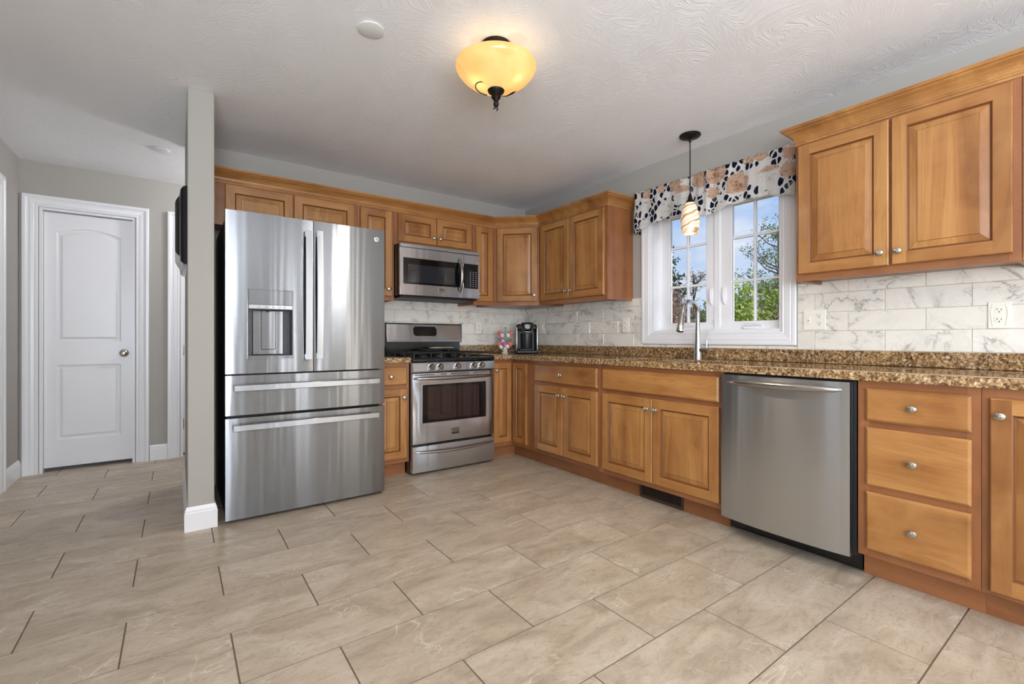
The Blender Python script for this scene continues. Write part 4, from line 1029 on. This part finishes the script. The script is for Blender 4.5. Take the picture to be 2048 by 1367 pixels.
globe('added opal globe fill light behind the camera, nearest the left wall',(-3.2,-5.3,ZC),28,(.93,.97,1))
# ================================================================ BLACK FRAME on partition
t=thing('wall_frame','black moulded frame hanging on the hall side of the partition wall','picture frame',(XS0-.0005,-.50,1.69),-PI/2)
# local: x along -Y(world), -y local -> -X world
bm=bmesh.new(); casing(bm,-.17,.17,-.06,.06,lambda u,v,t_:(u,-t_,v),closed=True,prof=[(0,0),(0,.030),(.02,.036),(.05,.050),(.075,.056),(.09,.050),(.11,.036),(.14,.030),(.155,.018),(.16,0)]); obj('moulding',bm,BLACKE,t,smooth=False)
obj('panel',BOX(-.17,.17,-.012,-.001,-.06,.06),NT('frame_picture','#c9c2b4',.4).m,t)

# ================================================================ VALANCE
t=thing('window_valance','floral cotton valance with navy leaves hanging over the window','valance')
bm=bmesh.new(); uvl=bm.loops.layers.uv.new('uv')
Y0v,Y1v=-1.545,-2.742; N=150; Mz=14
path=[(-.004,Y0v),(-.06,Y0v-.002)]
for i in range(N+1):
    u=i/N; y=Y0v-.004+(Y1v-Y0v+.008)*u; path.append((-.088-.0035*math.sin(u*2*PI*6.5)-.002*math.sin(u*2*PI*17+1)-.012*math.exp(-((u-.53)/.018)**2),y))
path+=[(-.06,Y1v+.002),(-.004,Y1v)]
s_=0; G=[]
for i,(x,y) in enumerate(path):
    if i: s_+=math.hypot(x-path[i-1][0],y-path[i-1][1])
    u=(y-Y0v)/(Y1v-Y0v)
    # two scalloped halves: hem is highest mid-way, lowest at ends and centre
    ph=(u/.53) if u<.53 else (u-.53)/.47
    hem=1.900+.050*math.sin(PI*min(1,max(0,ph)))**.8+.006*math.sin(u*60)
    top=2.218+.004*math.sin(u*2*PI*21)
    row=[]
    for j in range(Mz+1):
        v=j/Mz; z=top+(hem-top)*v; xx=x if x>-.05 else x+(.012*(1-v))*(1 if v>.12 else .3)-.006*v*math.sin(u*2*PI*6.5+.6)
        row.append((bm.verts.new((xx,y,z)),(s_,z)))
    G.append(row)
for A,B in zip(G,G[1:]):
    for j in range(Mz):
        q=(A[j],B[j],B[j+1],A[j+1]); f=bm.faces.new([k[0] for k in q])
        for lp_,k in zip(f.loops,q): lp_[uvl].uv=k[1]
vo=obj('fabric',bm,VAL,t,smooth=True); so=vo.modifiers.new('s','SOLIDIFY'); so.thickness=.0012
bm=bmesh.new(); tube(bm,[(-.002,Y0v-.01,2.195),(-.062,Y0v-.012,2.195),(-.062,Y1v+.012,2.195),(-.002,Y1v+.01,2.195)],.005,8); obj('curtain_rod',bm,WHITEP,t)

# ================================================================ OUTSIDE
def leafmat(name,a,b):
    s=NT(name,rough=.7,spec=.2); r=s.geo().outputs['Random Per Island']; c=s.ramp(r,[(0,a),(1,b)]); s.col(c)
    tl=s.n('BsdfTranslucent',{'Color':c}); m_=s.n('MixShader',{'Fac':.3,1:s.b.outputs[0],2:tl.outputs[0]}); s.l(m_.outputs[0],s.o.inputs[0]); return s.m
def soil():
    s=NT('lawn_grass',rough=.95); s.col(s.ramp(s.noise(s.obj(),3,6).outputs['Fac'],[(.35,'#8A8466'),(.65,'#9AA06A')])); return s.m
tag(obj('lawn',BOX(.17,60,-40,60,-.75,-.60),soil()),kind='structure')
BARK=NT('grey_bark','#6B5C4E',.9).m
def leafquad(bm,p,s,n=None):
    a=Vector((random.gauss(0,1),random.gauss(0,1),random.gauss(0,1))).normalized(); b=a.orthogonal().normalized(); b.rotate(Matrix.Rotation(random.uniform(0,6.28),3,a)); c=a.cross(b)
    vs=[bm.verts.new(p+b*s),bm.verts.new(p+c*s*.5),bm.verts.new(p-b*s),bm.verts.new(p-c*s*.5)]; bm.faces.new(vs)
def shrub(name,label,loc,r,h,n,ls,mats,twigs=40,cat='shrub',group=None):
    rnd=random.Random(hash((loc,r)) if False else int(loc[0]*97+loc[1]*131)); t=thing(name,label,cat,loc,0,group)
    bm=bmesh.new(); tips=[]
    for k in range(twigs):
        a=rnd.uniform(0,2*PI); rr=r*math.sqrt(rnd.random()); zz=h*(1-.45*(rr/r)**2)*rnd.uniform(.7,1.0)
        p0=Vector((rr*.2*math.cos(a),rr*.2*math.sin(a),0)); p2=Vector((rr*math.cos(a),rr*math.sin(a),zz)); p1=(p0+p2)/2+Vector((rnd.uniform(-.1,.1),rnd.uniform(-.1,.1),.1*h))
        tube(bm,[p0,p1,p2],[.014,.009,.004],4,caps=False); tips.append((p1,p2))
        for q in range(3):
            pm=p1.lerp(p2,rnd.uniform(.1,.9)); tube(bm,[pm,pm+Vector((rnd.uniform(-.25,.25),rnd.uniform(-.25,.25),rnd.uniform(.1,.35)))],[.006,.002],3,caps=False)
    obj('branches',bm,mats[1],t)
    bm=bmesh.new()
    for k in range(n):
        p1,p2=tips[rnd.randrange(len(tips))]; p=p1.lerp(p2,rnd.uniform(-.2,1.08))+Vector((rnd.gauss(0,.10),rnd.gauss(0,.10),rnd.gauss(0,.10)))
        leafquad(bm,p,ls*rnd.uniform(.6,1.3))
    obj('foliage',bm,mats[0],t); return t
LG=leafmat('yellow_green_leaves','#93A545','#C3D070'); RB=leafmat('reddish_twigs','#94786A','#C4AC98'); DG=leafmat('dark_needles','#4A5A4C','#6E8072'); OL=leafmat('olive_leaves','#74855F','#A3AF80'); TW=NT('reddish_bark','#8A736A',.9).m
gz=-.6
shrub('leafy_shrub','bright yellow-green shrub filling the lower right window pane',(5.5,.66,gz),.72,2.95,7500,.05,(LG,BARK),60)
shrub('leafy_shrub','green shrub at the right end of the window view',(7.6,.55,gz),.78,3.35,7500,.055,(LG,BARK),60)
shrub('bare_shrub','reddish bare shrub in the left window pane',(6.1,2.55,gz),.70,2.95,9000,.042,(RB,TW),110)
shrub('bare_shrub','reddish bare shrub at the far left of the window view',(7.6,4.0,gz),.9,3.0,9000,.045,(RB,TW),110)
shrub('bare_shrub','greyish bare shrub in front of the green shrubs',(4.3,-.66,gz),.45,2.2,1800,.025,(RB,TW),80)
# conifer
def conifer(label,loc,h,r,mat,n=46):
    t=thing('pine_tree',label,'tree',loc); rnd=random.Random(11)
    bm=bmesh.new(); tube(bm,[(0,0,0),(0,0,h*.6),(.05,0,h)],[.16,.09,.02],8); obj('trunk',bm,BARK,t)
    bm=bmesh.new(); bb=bmesh.new()
    for k in range(n):
        f=k/n; z=h*(.14+.84*f); L_=r*(1-f)**.8*rnd.uniform(.75,1.1)+.15; a=rnd.uniform(0,2*PI)
        d=Vector((math.cos(a),math.sin(a),.22)); tube(bb,[(0,0,z),tuple(Vector((0,0,z))+d*L_)],[.03*(1-f)+.008,.006],4,caps=False)
        for q in range(int(70*L_)+20):
            s=rnd.uniform(.15,1); p=Vector((0,0,z))+d*L_*s+Vector((rnd.gauss(0,.11),rnd.gauss(0,.11),rnd.gauss(0,.07))); leafquad(bm,p,rnd.uniform(.05,.10))
    obj('branches',bb,BARK,t); obj('needles',bm,mat,t); return t
conifer('dark pine tree at the left of the window view',(11,6.35,gz),5.0,1.7,DG,70)
# open-crowned tree
def opentree(label,loc,h,r,mat,seed,nb=26,nl=1500):
    t=thing('budding_tree',label,'tree',loc); rnd=random.Random(seed)
    bb=bmesh.new(); tube(bb,[(0,0,0),(.05,0,h*.4),(0,.05,h*.97)],[.10,.07,.012],8); bm=bmesh.new()
    for k in range(nb):
        z=h*rnd.uniform(.32,.92); a=rnd.uniform(0,2*PI); L_=r*(1.15-(z/h)**2)*rnd.uniform(.7,1.1)
        p0=Vector((0,0,z)); p1=p0+Vector((math.cos(a),math.sin(a),.5))*L_*.5; p2=p0+Vector((math.cos(a),math.sin(a),.75))*L_
        tube(bb,[p0,p1,p2],[.028,.016,.006],5,caps=False)
        for q in range(5):
            s=p0.lerp(p2,rnd.uniform(.35,1)); e_=s+Vector((rnd.uniform(-.35,.35),rnd.uniform(-.35,.35),rnd.uniform(.05,.35))); tube(bb,[s,e_],[.008,.003],4,caps=False)
            for w_ in range(nl//(nb*5)):
                leafquad(bm,s.lerp(e_,rnd.uniform(.3,1.1))+Vector((rnd.gauss(0,.07),rnd.gauss(0,.07),rnd.gauss(0,.06))),rnd.uniform(.025,.05))
    obj('branches',bb,BARK,t); obj('foliage',bm,mat,t); return t
opentree('open-crowned budding tree against the sky in the right window pane',(10.4,2.05,gz),4.9,1.25,OL,5,nl=3600,nb=34)
opentree('distant bare tree seen through the left window pane',(14.2,7.1,gz),4.6,1.2,RB,9,nl=700)
for i,(x,y,s) in enumerate(((19,6.2,1.35),(19,9.2,1.35),(19,12.2,1.4),(19,15.3,1.5),(19,3.2,1.35))):
    shrub('hedge_bush',['low bush on the horizon in the right window pane','low bush on the horizon behind the window mullion','low bush on the horizon in the left window pane','low bush on the horizon behind the pine','low bush on the horizon at the right end of the view'][i],(x,y,gz),s,4.1,3600,.12,(OL if i%2 else RB,BARK),60,group='bushes on the horizon')
